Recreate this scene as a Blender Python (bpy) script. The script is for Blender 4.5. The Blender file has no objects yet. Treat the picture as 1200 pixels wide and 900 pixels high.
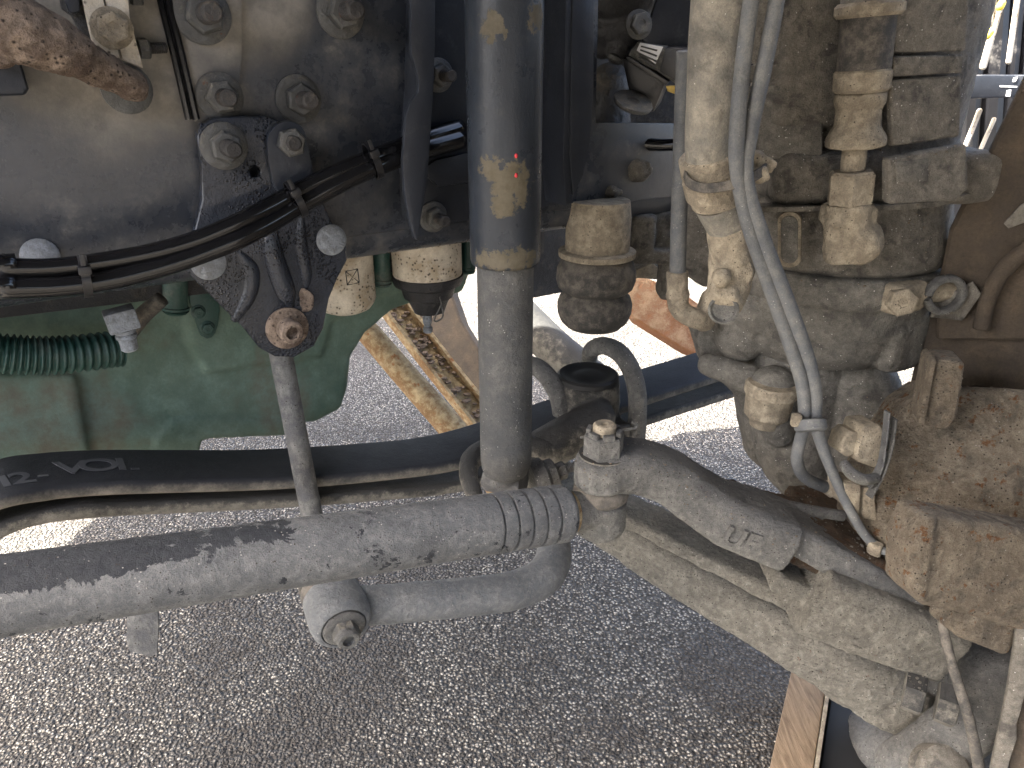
import bpy, bmesh, math, random
import numpy as np
from mathutils import Vector, Matrix, noise, Quaternion
random.seed(7)
scene = bpy.context.scene
COL = scene.collection
R = math.radians

# ------------------------------------------------------------------ camera
CAM = Vector((0, 0, 1.0)); PITCH = R(24); LENS = 26.0; F = LENS / 36 * 1200
cd = bpy.data.cameras.new('camera'); cam = bpy.data.objects.new('camera', cd); COL.objects.link(cam)
cd.lens = LENS; cd.sensor_width = 36; cd.clip_start = 0.02; cd.clip_end = 500
cam.location = CAM; cam.rotation_euler = (R(90) - PITCH, 0, 0)
scene.camera = cam
# ------------------------------------------------------------------ world, sun, exposure
SUN = Vector((-0.55, -0.12, 0.83)).normalized()          # direction towards the sun
w = bpy.data.worlds.new('World'); scene.world = w; w.use_nodes = True
nt = w.node_tree; bg = nt.nodes['Background']
sky = nt.nodes.new('ShaderNodeTexSky'); sky.sky_type = 'NISHITA'; sky.sun_disc = False
sky.sun_elevation = math.asin(SUN.z); sky.sun_rotation = math.atan2(SUN.x, SUN.y)
wb_ = nt.nodes.new('ShaderNodeVectorMath'); wb_.operation = 'MULTIPLY'; wb_.inputs[1].default_value = (1.0, 1.0, .95)   # camera balanced for open shade
nt.links.new(sky.outputs[0], wb_.inputs[0]); nt.links.new(wb_.outputs[0], bg.inputs[0]); bg.inputs[1].default_value = 0.11; sky.dust_density = 6.0; sky.air_density = .6; sky.ozone_density = .2
sd = bpy.data.lights.new('sun', 'SUN'); sd.energy = 3.8; sd.angle = R(0.5); sd.color = (1, .965, .87)
so = bpy.data.objects.new('sun', sd); COL.objects.link(so)
so.rotation_euler = SUN.to_track_quat('Z', 'Y').to_euler()
scene.view_settings.view_transform = 'Standard'; scene.view_settings.look = 'None'
scene.view_settings.gamma = 1; scene.view_settings.exposure = 3.85

# ------------------------------------------------------------------ geometry helpers
FW = Vector((0, math.cos(PITCH), -math.sin(PITCH))); UPV = Vector((0, math.sin(PITCH), math.cos(PITCH)))
RT = Vector((1, 0, 0)); Z = Vector((0, 0, 1))
def ray(px, py): return RT * ((px - 600) / F) + UPV * ((450 - py) / F) + FW
def at(px, py, Y):
    r = ray(px, py); return CAM + r * (Y / r.y)
def rad(px, py, Y, rp):
    r = ray(px, py); return rp * (Y / r.y) / F
class Pl:
    def __init__(s, o, n): s.o = o; s.n = n.normalized()
    def __call__(s, px, py, off=0.0):
        r = ray(px, py); o = s.o + s.n * off
        return CAM + r * ((o - CAM).dot(s.n) / r.dot(s.n))
def vplane(px, py, Y, deg): # vertical plane turned by deg about z through a point
    a = R(deg); return Pl(at(px, py, Y), Vector((math.sin(a), -math.cos(a), 0)))
TH = R(32); FU = Vector((math.cos(TH), math.sin(TH), 0)); FN = Vector((math.sin(TH), -math.cos(TH), 0))
FR = Pl(at(590, 200, 0.92), FN)

def catmull(P, sub=6):
    if len(P) < 3: sub = max(sub, 1)
    out = []
    n = len(P)
    for i in range(n - 1):
        p0, p1, p2, p3 = P[max(i-1, 0)], P[i], P[i+1], P[min(i+2, n-1)]
        for k in range(sub):
            t = k / sub
            out.append(0.5*((2*p1)+(p2-p0)*t+(2*p0-5*p1+4*p2-p3)*t*t+(3*p1-p0-3*p2+p3)*t**3))
    out.append(P[-1]); return out
def smooth_px(pts, sub=4, closed=True):
    P = [np.array(p, float) for p in pts]; n = len(P); out = []
    for i in range(n):
        p0, p1, p2, p3 = P[(i-1) % n], P[i], P[(i+1) % n], P[(i+2) % n]
        for k in range(sub):
            t = k / sub
            out.append(tuple(0.5*((2*p1)+(p2-p0)*t+(2*p0-5*p1+4*p2-p3)*t*t+(3*p1-p0-3*p2+p3)*t**3)))
    return out
def frames(C):
    T = []
    for i in range(len(C)):
        a = C[max(i-1, 0)]; b = C[min(i+1, len(C)-1)]; T.append((b - a).normalized())
    n = T[0].orthogonal().normalized(); N = []
    for t in T:
        n = (n - t * n.dot(t)); n = n.normalized() if n.length > 1e-6 else t.orthogonal().normalized(); N.append(n)
    return T, N
def tube(path, segs=16, sub=6, roundcap=False, bm=None, wob=None, radsub=None):
    """path: [(Vector, radius)]"""
    bm = bm or bmesh.new()
    P = [np.array((*p, r), float) for p, r in path]
    Q = catmull(P, sub) if len(P) > 2 else [P[0] + (P[1]-P[0])*k/sub for k in range(sub+1)]
    C = [Vector(q[:3]) for q in Q]; rr = [q[3] for q in Q]
    if roundcap:
        t0 = (C[0]-C[1]).normalized(); t1 = (C[-1]-C[-2]).normalized(); c0, r0, c1, r1 = C[0], rr[0], C[-1], rr[-1]
        pre = [(c0 + t0*r0*math.sin(a), r0*math.cos(a)) for a in (R(80), R(55), R(28))]
        post = [(c1 + t1*r1*math.sin(a), r1*math.cos(a)) for a in (R(28), R(55), R(80))]
        C = [a for a, _ in pre] + C + [a for a, _ in post]; rr = [b for _, b in pre] + rr + [b for _, b in post]
    T, N = frames(C); rings = []
    for i, (c, t, n) in enumerate(zip(C, T, N)):
        b = t.cross(n); ring = []
        for k in range(segs):
            a = 2*math.pi*k/segs; r = rr[i]
            if wob: r *= wob(i, a)
            ring.append(bm.verts.new(c + (n*math.cos(a)+b*math.sin(a))*r))
        rings.append(ring)
    for i in range(len(rings)-1):
        for k in range(segs):
            bm.faces.new((rings[i][k], rings[i][(k+1) % segs], rings[i+1][(k+1) % segs], rings[i+1][k]))
    bm.faces.new(rings[0][::-1]); bm.faces.new(rings[-1])
    bmesh.ops.recalc_face_normals(bm, faces=bm.faces[:])
    return bm
def ytube(path, **k): return tube([(at(x, y, Y), rad(x, y, Y, r)) for x, y, Y, r in path], **k)
def ftube(path, pl=FR, lead=None, **k):
    out = []
    for x, y, off, r in path:
        p = pl(x, y, off); out.append((p, r * (p - CAM).dot(FW) / F))
    if lead: out.insert(0, (out[0][0] + lead, out[0][1]))
    return tube(out, **k)
def sweep(C, side, sec):
    """centres C, a fixed side vector, sec(i)->[(s,h)] section in side/up coordinates"""
    bm = bmesh.new(); rings = []
    for i in range(len(C)):
        t = (C[min(i+1, len(C)-1)] - C[max(i-1, 0)]).normalized()
        s = (side - t*side.dot(t)).normalized(); u = s.cross(t)
        if u.z < 0: u = -u
        rings.append([bm.verts.new(C[i] + s*a + u*b) for a, b in sec(i)])
    n = len(rings[0])
    for i in range(len(rings)-1):
        for k in range(n): bm.faces.new((rings[i][k], rings[i][(k+1) % n], rings[i+1][(k+1) % n], rings[i+1][k]))
    bm.faces.new(rings[0][::-1]); bm.faces.new(rings[-1])
    bmesh.ops.recalc_face_normals(bm, faces=bm.faces[:]); return bm
def rrect(w, h, r, k=3):
    out = []
    for cx, cy, a0 in ((w/2-r, h/2-r, 0), (-w/2+r, h/2-r, 90), (-w/2+r, -h/2+r, 180), (w/2-r, -h/2+r, 270)):
        for j in range(k+1):
            a = R(a0 + 90*j/k); out.append((cx+r*math.cos(a), cy+r*math.sin(a)))
    return out
def lathe(p0, axis, prof, segs=28, bm=None, spin=0.0, oval=None):
    bm = bm or bmesh.new(); ax = axis.normalized(); q = ax.to_track_quat('Z', 'Y'); rings = []
    for t, r in prof:
        ring = []
        for k in range(segs):
            a = 2*math.pi*k/segs + spin; v = Vector((math.cos(a)*r, math.sin(a)*r, t))
            ring.append(bm.verts.new(p0 + q @ v))
        rings.append(ring)
    for i in range(len(rings)-1):
        for k in range(segs): bm.faces.new((rings[i][k], rings[i][(k+1) % segs], rings[i+1][(k+1) % segs], rings[i+1][k]))
    bm.faces.new(rings[0][::-1]); bm.faces.new(rings[-1])
    bmesh.ops.recalc_face_normals(bm, faces=bm.faces[:]); return bm
def bevel_sharp(bm, off, segs=2, ang=35):
    E = [e for e in bm.edges if len(e.link_faces) == 2 and e.calc_face_angle(0) > R(ang)]
    if E and off > 0: bmesh.ops.bevel(bm, geom=E, offset=off, segments=segs, affect='EDGES', profile=0.6, clamp_overlap=True)
def prism(outer, ext, bevel=0.001, holes=(), segs=2, bm=None):
    new = bmesh.new(); E = []
    for loop in (outer, *holes):
        vs = [new.verts.new(p) for p in loop]
        for i in range(len(vs)): E.append(new.edges.new((vs[i], vs[(i+1) % len(vs)])))
    if holes: bmesh.ops.triangle_fill(new, edges=E, use_beauty=True, use_dissolve=False)
    else: new.faces.new(new.verts[:])
    r = bmesh.ops.extrude_face_region(new, geom=new.faces[:])
    for v in r['geom']:
        if isinstance(v, bmesh.types.BMVert): v.co += ext
    bmesh.ops.recalc_face_normals(new, faces=new.faces[:])
    if bevel > 0:
        el = ext.normalized()
        E = [e for e in new.edges if len(e.link_faces) == 2 and e.calc_face_angle(0) > R(50)]
        bmesh.ops.bevel(new, geom=E, offset=bevel, segments=segs, affect='EDGES', profile=.6, clamp_overlap=True)
    if bm:
        me = bpy.data.meshes.new('t'); new.to_mesh(me); bm.from_mesh(me); bpy.data.meshes.remove(me); return bm
    return new
def plate(px, pl, off, th, bevel=0.001, holes=(), segs=2, bm=None, smooth=0):
    """outline in picture coordinates laid on plane pl, thickness th going away from the viewer"""
    if smooth: px = smooth_px(px, smooth)
    return prism([pl(x, y, off) for x, y in px], -pl.n*th, bevel, [[pl(x, y, off) for x, y in h] for h in holes], segs, bm)
def box(c, size, rot=None, bevel=0.002, segs=2, bm=None):
    new = bmesh.new(); bmesh.ops.create_cube(new, size=1)
    M = Matrix.Translation(c) @ (rot.to_4x4() if rot else Matrix.Identity(4)) @ Matrix.Diagonal((*size, 1))
    bmesh.ops.transform(new, matrix=M, verts=new.verts)
    if bevel: bmesh.ops.bevel(new, geom=new.edges[:], offset=bevel, segments=segs, affect='EDGES', profile=.6, clamp_overlap=True)
    if bm:
        me = bpy.data.meshes.new('t'); new.to_mesh(me); bm.from_mesh(me); bpy.data.meshes.remove(me); return bm
    return new
def ball(c, r, scale=(1, 1, 1), rot=None, bm=None, sub=3):
    new = bm or bmesh.new()
    M = Matrix.Translation(c) @ (rot.to_4x4() if rot else Matrix.Identity(4)) @ Matrix.Diagonal((*[s*r for s in scale], 1))
    bmesh.ops.create_icosphere(new, subdivisions=sub, radius=1, matrix=M); return new
def merge(*bms):
    out = bmesh.new()
    for b in bms:
        me = bpy.data.meshes.new('t'); b.to_mesh(me); out.from_mesh(me); bpy.data.meshes.remove(me)
    return out
def cast(bms, voxel=.003, smooth=6, amp=.0012, scale=40, amp2=.0004):
    """weld overlapping solids into one rough casting with soft fillets"""
    bm = merge(*bms) if isinstance(bms, (list, tuple)) else bms
    me = bpy.data.meshes.new('cast'); bm.to_mesh(me)
    ob = bpy.data.objects.new('cast', me); COL.objects.link(ob)
    m = ob.modifiers.new('r', 'REMESH'); m.mode = 'VOXEL'; m.voxel_size = voxel
    m = ob.modifiers.new('s', 'SMOOTH'); m.iterations = smooth; m.factor = .5
    dg = bpy.context.evaluated_depsgraph_get(); dg.update()
    out = bpy.data.meshes.new_from_object(ob.evaluated_get(dg))
    bpy.data.objects.remove(ob); bpy.data.meshes.remove(me)
    if amp:
        n = len(out.vertices); co = np.empty(n*3, np.float32); nr = np.empty(n*3, np.float32)
        out.vertices.foreach_get('co', co); out.vertices.foreach_get('normal', nr); co = co.reshape(-1, 3); nr = nr.reshape(-1, 3)
        d = np.empty((n, 1), np.float32)
        for i in range(n):
            p = Vector([float(q) for q in co[i]]); d[i] = noise.fractal(p*scale, 1, 2, 3)*amp + noise.noise(p*scale*5)*amp2
        out.vertices.foreach_set('co', (co + nr*d).ravel()); out.update()
    return out
def cut(a, b):
    """boolean difference of two solids, gives a mesh"""
    obs = []
    for s in (a, b):
        if isinstance(s, bmesh.types.BMesh):
            me = bpy.data.meshes.new('b'); s.to_mesh(me)
        else: me = s
        o = bpy.data.objects.new('b', me); COL.objects.link(o); obs.append(o)
    m = obs[0].modifiers.new('b', 'BOOLEAN'); m.operation = 'DIFFERENCE'; m.object = obs[1]; m.solver = 'EXACT'
    dg = bpy.context.evaluated_depsgraph_get(); dg.update()
    out = bpy.data.meshes.new_from_object(obs[0].evaluated_get(dg))
    for o in obs: bpy.data.objects.remove(o)
    return out

WL = {}
def thing(name, label, cat, loc, group=None):
    o = bpy.data.objects.new(name, None); COL.objects.link(o); o.empty_display_size = .02
    o.location = loc; WL[o] = Vector(loc); o['label'] = label; o['category'] = cat
    if group: o['group'] = group
    return o
def add(name, src, mat, parent=None, angle=35, label=None, kind=None):
    if isinstance(src, bmesh.types.BMesh):
        me = bpy.data.meshes.new(name); src.to_mesh(me); src.free()
    else: me = src
    me.name = name
    n = len(me.vertices); co = np.empty(n*3, np.float32); me.vertices.foreach_get('co', co); co = co.reshape(-1, 3)
    c = (co.min(0) + co.max(0))/2; co -= c; me.vertices.foreach_set('co', co.ravel())
    c = Vector([float(x) for x in c])
    me.shade_smooth()
    if angle < 180: me.set_sharp_from_angle(angle=R(angle))
    me.materials.clear(); me.materials.append(mat)
    o = bpy.data.objects.new(name, me); COL.objects.link(o)
    o.location = c - (WL[parent] if parent else Vector((0, 0, 0))); WL[o] = c
    if parent: o.parent = parent
    if label: o['label'] = label
    if kind: o['kind'] = kind
    return o
def tag(o, label, cat, group=None):
    o['label'] = label; o['category'] = cat
    if group: o['group'] = group
    return o

# ------------------------------------------------------------------ materials
def lin(h):
    h = h.lstrip('#'); c = [int(h[i:i+2], 16)/255 for i in (0, 2, 4)]
    return [((x+.055)/1.055)**2.4 if x > .04045 else x/12.92 for x in c]
class NB:
    def __init__(s, name):
        s.m = bpy.data.materials.new(name); s.m.use_nodes = True; s.t = s.m.node_tree; s.N = s.t.nodes; s.b = s.N['Principled BSDF']
    def new(s, t, **k):
        n = s.N.new(t)
        for a, b in k.items(): setattr(n, a, b)
        return n
    def ln(s, a, b): s.t.links.new(a, b)
    def noise(s, vec, scale, detail=6, rough=.6, dist=0.0):
        n = s.new('ShaderNodeTexNoise'); n.inputs['Scale'].default_value = scale; n.inputs['Detail'].default_value = detail
        n.inputs['Roughness'].default_value = rough; n.inputs['Distortion'].default_value = dist
        s.ln(vec, n.inputs['Vector']); return n.outputs['Fac']
    def math(s, op, a, b=0.0, clamp=False):
        n = s.new('ShaderNodeMath', operation=op); n.use_clamp = clamp
        for i, v in enumerate((a, b)):
            if isinstance(v, (int, float)): n.inputs[i].default_value = v
            else: s.ln(v, n.inputs[i])
        return n.outputs[0]
    def ramp(s, f, lo, hi, a=0.0, b=1.0):
        n = s.new('ShaderNodeMapRange'); n.interpolation_type = 'SMOOTHSTEP'; s.ln(f, n.inputs[0])
        for i, v in zip((1, 2, 3, 4), (lo, hi, a, b)): n.inputs[i].default_value = v
        return n.outputs[0]
    def mix(s, f, a, b, mode='MIX'):
        n = s.new('ShaderNodeMix', data_type='RGBA', blend_type=mode)
        for i, v in ((0, f), (6, a), (7, b)):
            if isinstance(v, (int, float)): n.inputs[i].default_value = v
            elif isinstance(v, (list, tuple)): n.inputs[i].default_value = (*v, 1) if len(v) == 3 else v
            else: s.ln(v, n.inputs[i])
        return n.outputs[2]
    def pos(s, off=(0, 0, 0), sc=(1, 1, 1)):
        g = s.new('ShaderNodeNewGeometry'); m = s.new('ShaderNodeMapping'); s.ln(g.outputs['Position'], m.inputs[0])
        m.inputs['Location'].default_value = off; m.inputs['Scale'].default_value = sc; s.geo = g
        return m.outputs[0]
def grime(name, base, dust=(.32, .26, .19), amount=.5, rust=0.0, rough=.45, metal=0.0, bump=.5, scale=1.0, up=.35,
          dust2=None, rustcol=(.16, .055, .02), dark=0.0, pits=0.0, spots=0.0, coat=0.0, drops=0.0, spec=.5, soft=.10, stretch=(1, 1, 1), blob=None, grain=.5, chips=0.0, chipcol=(.02,.024,.032), chipblob=()):
    b = NB(name); p = b.pos(off=(random.random()*5, random.random()*5, 3), sc=stretch); geo = b.geo
    n1 = b.noise(p, 7*scale, 7, .62, .3); n2 = b.noise(p, 38*scale, 6, .65); n3 = b.noise(p, 300*scale, 4, .75); n4 = b.noise(p, 1300, 2, .7)
    sep = b.new('ShaderNodeSeparateXYZ'); b.ln(geo.outputs['Normal'], sep.inputs[0])
    k = b.math('ADD', b.math('MULTIPLY', n1, .48), b.math('MULTIPLY', n2, .52))
    k = b.math('ADD', k, b.math('MULTIPLY', sep.outputs['Z'], up*.25))
    k = b.math('ADD', k, b.math('MULTIPLY', b.math('SUBTRACT', n3, .5), .18))
    th = .78 - .56*amount
    dm = b.ramp(k, th - soft, th + soft)
    if blob:
        for (c, r, s) in blob:   # dirt deposits, stains and lighter patches with their own place on the thing
            d = b.new('ShaderNodeVectorMath', operation='DISTANCE'); b.ln(geo.outputs['Position'], d.inputs[0]); d.inputs[1].default_value = c
            if r < .04:
                dd = b.math('ADD', d.outputs['Value'], b.math('MULTIPLY', b.math('SUBTRACT', b.noise(p, 110, 6, .7), .5), r*3.0))
                mk = b.ramp(dd, r*1.1, r*.85)
            else:
                dd = b.math('ADD', d.outputs['Value'], b.math('MULTIPLY', b.math('SUBTRACT', n1, .5), r*1.4)); mk = b.ramp(dd, r*1.15, r*.35)
            dm = b.math('MAXIMUM', dm, b.math('MULTIPLY', mk, s))
    d2 = dust2 or tuple(c*.55 for c in dust)
    dcol = b.mix(b.ramp(n2, .3, .7), d2, dust)
    basec = b.mix(b.ramp(n1, .3, .7), tuple(c*.75 for c in base), tuple(min(1, c*1.25) for c in base))
    col = b.mix(dm, basec, dcol)
    if rust > 0:
        nr = b.noise(b.pos(off=(9, 3, 7)), 22*scale, 8, .7); t = .72 - .3*rust
        rm = b.ramp(nr, t, t+.07); rc = b.mix(n3, tuple(c*.5 for c in rustcol), tuple(min(1, c*1.9) for c in rustcol)); col = b.mix(rm, col, rc)
    if dark > 0:
        nd = b.noise(b.pos(off=(1, 8, 2)), 16*scale, 6, .6, .5); col = b.mix(b.math('MULTIPLY', b.ramp(nd, .52, .66), dark), col, (.035, .033, .032))
    if chips > 0:
        nc = b.noise(b.pos(off=(4, 1, 2), sc=(1, 1, 1.0)), 13*scale, 9, .72, .6); t = .68 - .3*chips
        for (c, r, s) in chipblob:
            d = b.new('ShaderNodeVectorMath', operation='DISTANCE'); b.ln(geo.outputs['Position'], d.inputs[0]); d.inputs[1].default_value = c
            nc = b.math('ADD', nc, b.ramp(d.outputs['Value'], r, r*.3, 0, s))
        col = b.mix(b.ramp(nc, t, t+.02), col, chipcol)
    if spots > 0:
        v = b.new('ShaderNodeTexVoronoi'); v.inputs['Scale'].default_value = 190; b.ln(p, v.inputs['Vector'])
        sm = b.ramp(v.outputs['Distance'], .16+.10*spots, .08); sel = b.ramp(n2, .44, .52); col = b.mix(b.math('MULTIPLY', sm, sel), col, (.03, .022, .016))
    if pits > 0:
        v = b.new('ShaderNodeTexVoronoi'); v.inputs['Scale'].default_value = 240; b.ln(p, v.inputs['Vector'])
        sm = b.ramp(v.outputs['Distance'], .2, .1); sel = b.ramp(b.noise(b.pos(off=(3, 3, 3)), 70, 3), .56, .6)
        col = b.mix(b.math('MULTIPLY', b.math('MULTIPLY', sm, sel), pits), col, (.75, .72, .66))
    gr = b.math('ADD', b.math('MULTIPLY', n3, grain*1.5), b.math('MULTIPLY', n4, grain*1.3))
    gr = b.math('ADD', gr, 1 - grain*1.4)
    vm = b.new('ShaderNodeVectorMath', operation='SCALE'); b.ln(col, vm.inputs[0]); b.ln(gr, vm.inputs['Scale'])
    b.ln(vm.outputs[0], b.b.inputs['Base Color'])
    rr = b.math('ADD', b.math('MULTIPLY', dm, .92-rough), rough); rr = b.math('ADD', rr, b.math('MULTIPLY', b.math('SUBTRACT', n2, .5), .25), True)
    b.ln(rr, b.b.inputs['Roughness'])
    if metal > 0: b.ln(b.math('MULTIPLY', b.math('SUBTRACT', 1.0, dm), metal), b.b.inputs['Metallic'])
    b.b.inputs['Specular IOR Level'].default_value = spec
    if coat: b.b.inputs['Coat Weight'].default_value = coat; b.b.inputs['Coat Roughness'].default_value = .12
    bh = b.math('ADD', b.math('MULTIPLY', n2, .9), b.math('MULTIPLY', n3, .35)); bh = b.math('ADD', bh, b.math('MULTIPLY', n4, .14)); bh = b.math('ADD', bh, b.math('MULTIPLY', dm, .25))
    if drops > 0:   # water beads / orange peel in a thick coat of paint
        v = b.new('ShaderNodeTexVoronoi'); v.inputs['Scale'].default_value = 330; b.ln(p, v.inputs['Vector'])
        sel = b.ramp(b.noise(b.pos(off=(2, 6, 1)), 26, 4), .46, .56)
        bh = b.math('ADD', bh, b.math('MULTIPLY', b.math('MULTIPLY', b.ramp(v.outputs['Distance'], .5, .1), sel), drops))
    bp = b.new('ShaderNodeBump'); bp.inputs['Strength'].default_value = bump; bp.inputs['Distance'].default_value = .0035
    b.ln(bh, bp.inputs['Height']); b.ln(bp.outputs[0], b.b.inputs['Normal'])
    return b.m
def plain(name, col, rough=.5, metal=0.0, bump=.15, sc=300, emit=None):
    b = NB(name); p = b.pos(); n = b.noise(p, sc, 4); n0 = b.noise(p, 30, 4)
    b.ln(b.mix(n0, tuple(c*.7 for c in col), tuple(min(1, c*1.3) for c in col)), b.b.inputs['Base Color'])
    b.b.inputs['Roughness'].default_value = rough; b.b.inputs['Metallic'].default_value = metal
    bp = b.new('ShaderNodeBump'); bp.inputs['Strength'].default_value = bump; bp.inputs['Distance'].default_value = .001
    b.ln(n, bp.inputs['Height']); b.ln(bp.outputs[0], b.b.inputs['Normal']); return b.m

TAN = (.36, .29, .205); GREY = (.25, .24, .225)
M = dict(
 web=grime('navy_frame_paint', (.031, .036, .046), (.36, .33, .28), .10, rough=.28, bump=.16, spec=.55, up=.1, soft=.25, coat=.0, grain=.2,
           blob=[(FR(140, 40), .11, .8), (FR(255, 20), .06, .85), (FR(320, 5), .05, .7), (FR(760, 200), .10, .12)]),  # lighter tan patches, mostly at the upper left of the web
 navy=grime('navy_paint', (.027, .031, .040), (.17, .165, .16), .13, rough=.34, spec=.3, bump=.2, up=.2, soft=.2, grain=.2),
 bracket=grime('glossy_navy_paint', (.014, .019, .031), (.16, .15, .14), .02, rough=.12, bump=1.0, drops=.9, scale=1.2, spec=.4, up=.1, coat=.35, grain=.2, rust=.1),
 black=grime('black_hose_rubber', (.007, .007, .008), (.10, .10, .10), .02, rough=.10, bump=.03, up=.1, grain=.15),
 blackp=grime('black_plastic', (.012, .012, .014), (.14, .13, .12), .25, rough=.35, bump=.15, up=.2, grain=.2),
 bolt=grime('dull_bolt_steel', (.105, .105, .10), (.27, .245, .205), .30, rough=.36, metal=.5, bump=.7, rust=.15, scale=3),
 stud=grime('dirty_stud_thread', (.045, .042, .04), (.22, .18, .13), .30, rough=.42, metal=.4, bump=.6, rust=.3, scale=4),
 tanbolt=grime('dusty_bolt', (.3, .26, .2), TAN, .7, rough=.7, bump=.5, scale=2),
 rust=grime('pitted_rusty_steel', (.13, .085, .06), (.34, .26, .20), .6, rough=.8, bump=1.3, scale=2.4, spots=2.4, grain=.6),
 rivet=grime('galvanised_rivet', (.33, .36, .40), (.2, .21, .22), .5, rough=.5, metal=.3, bump=.8, scale=4),
 white=grime('spotted_white_paint', (.62, .56, .46), (.40, .32, .22), .42, rough=.7, bump=.6, spots=2.4, up=.1),
 green=grime('green_engine_paint', (.035, .125, .092), (.19, .24, .19), .48, rough=.36, bump=.3, up=-.1, soft=.42, grain=.2,
           blob=[(FR(170, 400, -.10), .09, .8), (FR(90, 520, -.10), .13, .75), (FR(310, 480, -.10), .12, .75)], dust2=(.15, .12, .085)),
 greenhose=grime('green_corrugated_plastic', (.016, .055, .045), (.13, .14, .12), .3, rough=.45, bump=.2, up=.3),
 link=grime('grey_link_steel', (.07, .072, .078), (.17, .168, .16), .5, rough=.6, bump=.7, scale=2, spots=.4),
 shock=grime('navy_shock_paint', (.028, .034, .044), (.145, .125, .09), .14, rough=.30, spec=.35, bump=.25, up=.1, grain=.2, soft=.2, rust=.0,
           blob=[(at(575, 200, .745), .012, .9), (at(600, 215, .745), .022, .95), (at(590, 240, .745), .012, .95), (at(577, 32, .745), .012, .8), (at(628, 20, .76), .012, .9), *[(at(x, 306, .745), .013, .9) for x in (560, 585, 605, 628)]], dust2=(.09, .075, .045)),
 shocklow=grime('grey_shock_body', (.075, .078, .08), (.15, .145, .135), .45, rough=.7, bump=.9, scale=2, pits=.5, up=.2, soft=.2),
 drag=grime('peeling_tie_rod_paint', (.105, .112, .122), (.25, .253, .25), .5, rough=.6, bump=1.3, scale=3.0, pits=.5, grain=.7, up=-.2, soft=.2, spots=.2,
           chips=.28, chipblob=[(at(-60, 707, .435).lerp(at(662, 601, .675), t) + Z*.030 + Vector((0, -.004, 0)), .040 - t*.036, .26 - t*.20) for t in (.0, .04, .08, .12, .16, .20, .24, .29, .34, .39, .45)]),
 dragend=grime('bluish_grey_steel', (.19, .20, .21), (.30, .29, .26), .55, rough=.6, bump=.9, scale=2, spots=.3, rust=.08),
 bar=grime('galvanised_grey_bar', (.14, .15, .162), (.27, .27, .26), .5, rough=.6, bump=1.1, scale=3.0, grain=.7, soft=.2, pits=.3, up=-.1),
 leaf=grime('dark_spring_steel', (.014, .016, .021), (.20, .185, .16), .50, rough=.68, bump=.4, up=-1.3, soft=.2),
 leafdust=grime('dusty_spring_steel', (.035, .034, .032), (.20, .185, .155), .62, rough=.7, bump=.8, up=-1.0, scale=2),
 rubber=grime('dusty_rubber', (.05, .048, .045), (.17, .15, .125), .55, rough=.75, bump=.5, scale=2, up=.3),
 arm=grime('dusty_forged_steel', (.13, .128, .124), (.31, .30, .268), .50, rough=.75, bump=1.5, scale=3.2, rust=.08, pits=.8, soft=.28, up=-.9, dark=.2, grain=.8, spots=.5),
 axle=grime('tan_caked_axle', (.20, .185, .155), (.40, .37, .305), .6, rough=.85, bump=2.0, scale=3.2, rust=.22, soft=.28, dark=.2, spots=.6, pits=.6, up=-.5, grain=.8),
 tan=grime('tan_dust_casting', (.145, .132, .112), (.275, .25, .208), .6, rough=.85, bump=1.2, scale=2.6, soft=.3, dark=.6, pits=.8, rust=.06, grain=.8),
 tan2=grime('pale_tan_dust_fitting', (.24, .20, .15), (.46, .39, .285), .65, rough=.88, bump=1.0, scale=2.2, soft=.2, dark=.25, spots=.2),
 chamber=grime('grey_dust_chamber', (.13, .122, .108), (.26, .242, .205), .55, rough=.8, bump=1.0, scale=2.6, soft=.3, dark=.5, pits=1.0, grain=.8),
 cable=grime('grey_cable', (.11, .12, .135), (.22, .215, .195), .5, rough=.55, bump=.5, scale=2, soft=.3, pits=.3),
 hosebig=grime('dusty_grey_hose', (.20, .19, .165), (.38, .34, .27), .5, rough=.8, bump=.7, scale=1.6, soft=.2, pits=1.0, dark=.4),
 knuckle=grime('rusty_tan_knuckle', (.21, .16, .112), (.38, .32, .235), .55, rough=.85, bump=2.0, scale=3.0, rust=.5, soft=.3, grain=.8, spots=1.0, pits=.5, rustcol=(.17, .08, .03), dark=.4),
 browncav=grime('brown_drum', (.055, .042, .030), (.12, .09, .06), .4, rough=.85, bump=.8, up=.1, soft=.25),
 darkmetal=grime('oily_dark_metal', (.02, .02, .022), (.12, .105, .085), .35, rough=.4, bump=.8, scale=2, up=.2),
 wood=None,
 rust_top=grime('rusty_brown_crust', (.085, .052, .028), (.26, .19, .12), .38, rough=.9, bump=2.2, scale=3, rust=.6, rustcol=(.09, .045, .02), grain=.8, up=-.2),
 orange=grime('orange_rust_beam', (.33, .14, .06), (.46, .30, .18), .45, rough=.8, bump=.9, rust=.3, rustcol=(.30, .09, .03)),
 rubberdark=plain('matt_black_rubber', (.014, .014, .014), .6),
 ochre=grime('ochre_rust', (.30, .17, .07), (.55, .42, .24), .5, rough=.85, bump=1.3, scale=2, rust=.4, rustcol=(.25, .10, .03)),
 label=plain('white_label', (.75, .75, .75), .4), ink=plain('black_ink', (.02, .02, .02), .5),
 yellow=plain('yellow_plastic', (.75, .6, .08), .4), red=plain('red_paint_dot', (.55, .04, .05), .7),
 paint=plain('faded_white_stencil_paint', (.062, .066, .074), .7),
)
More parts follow.
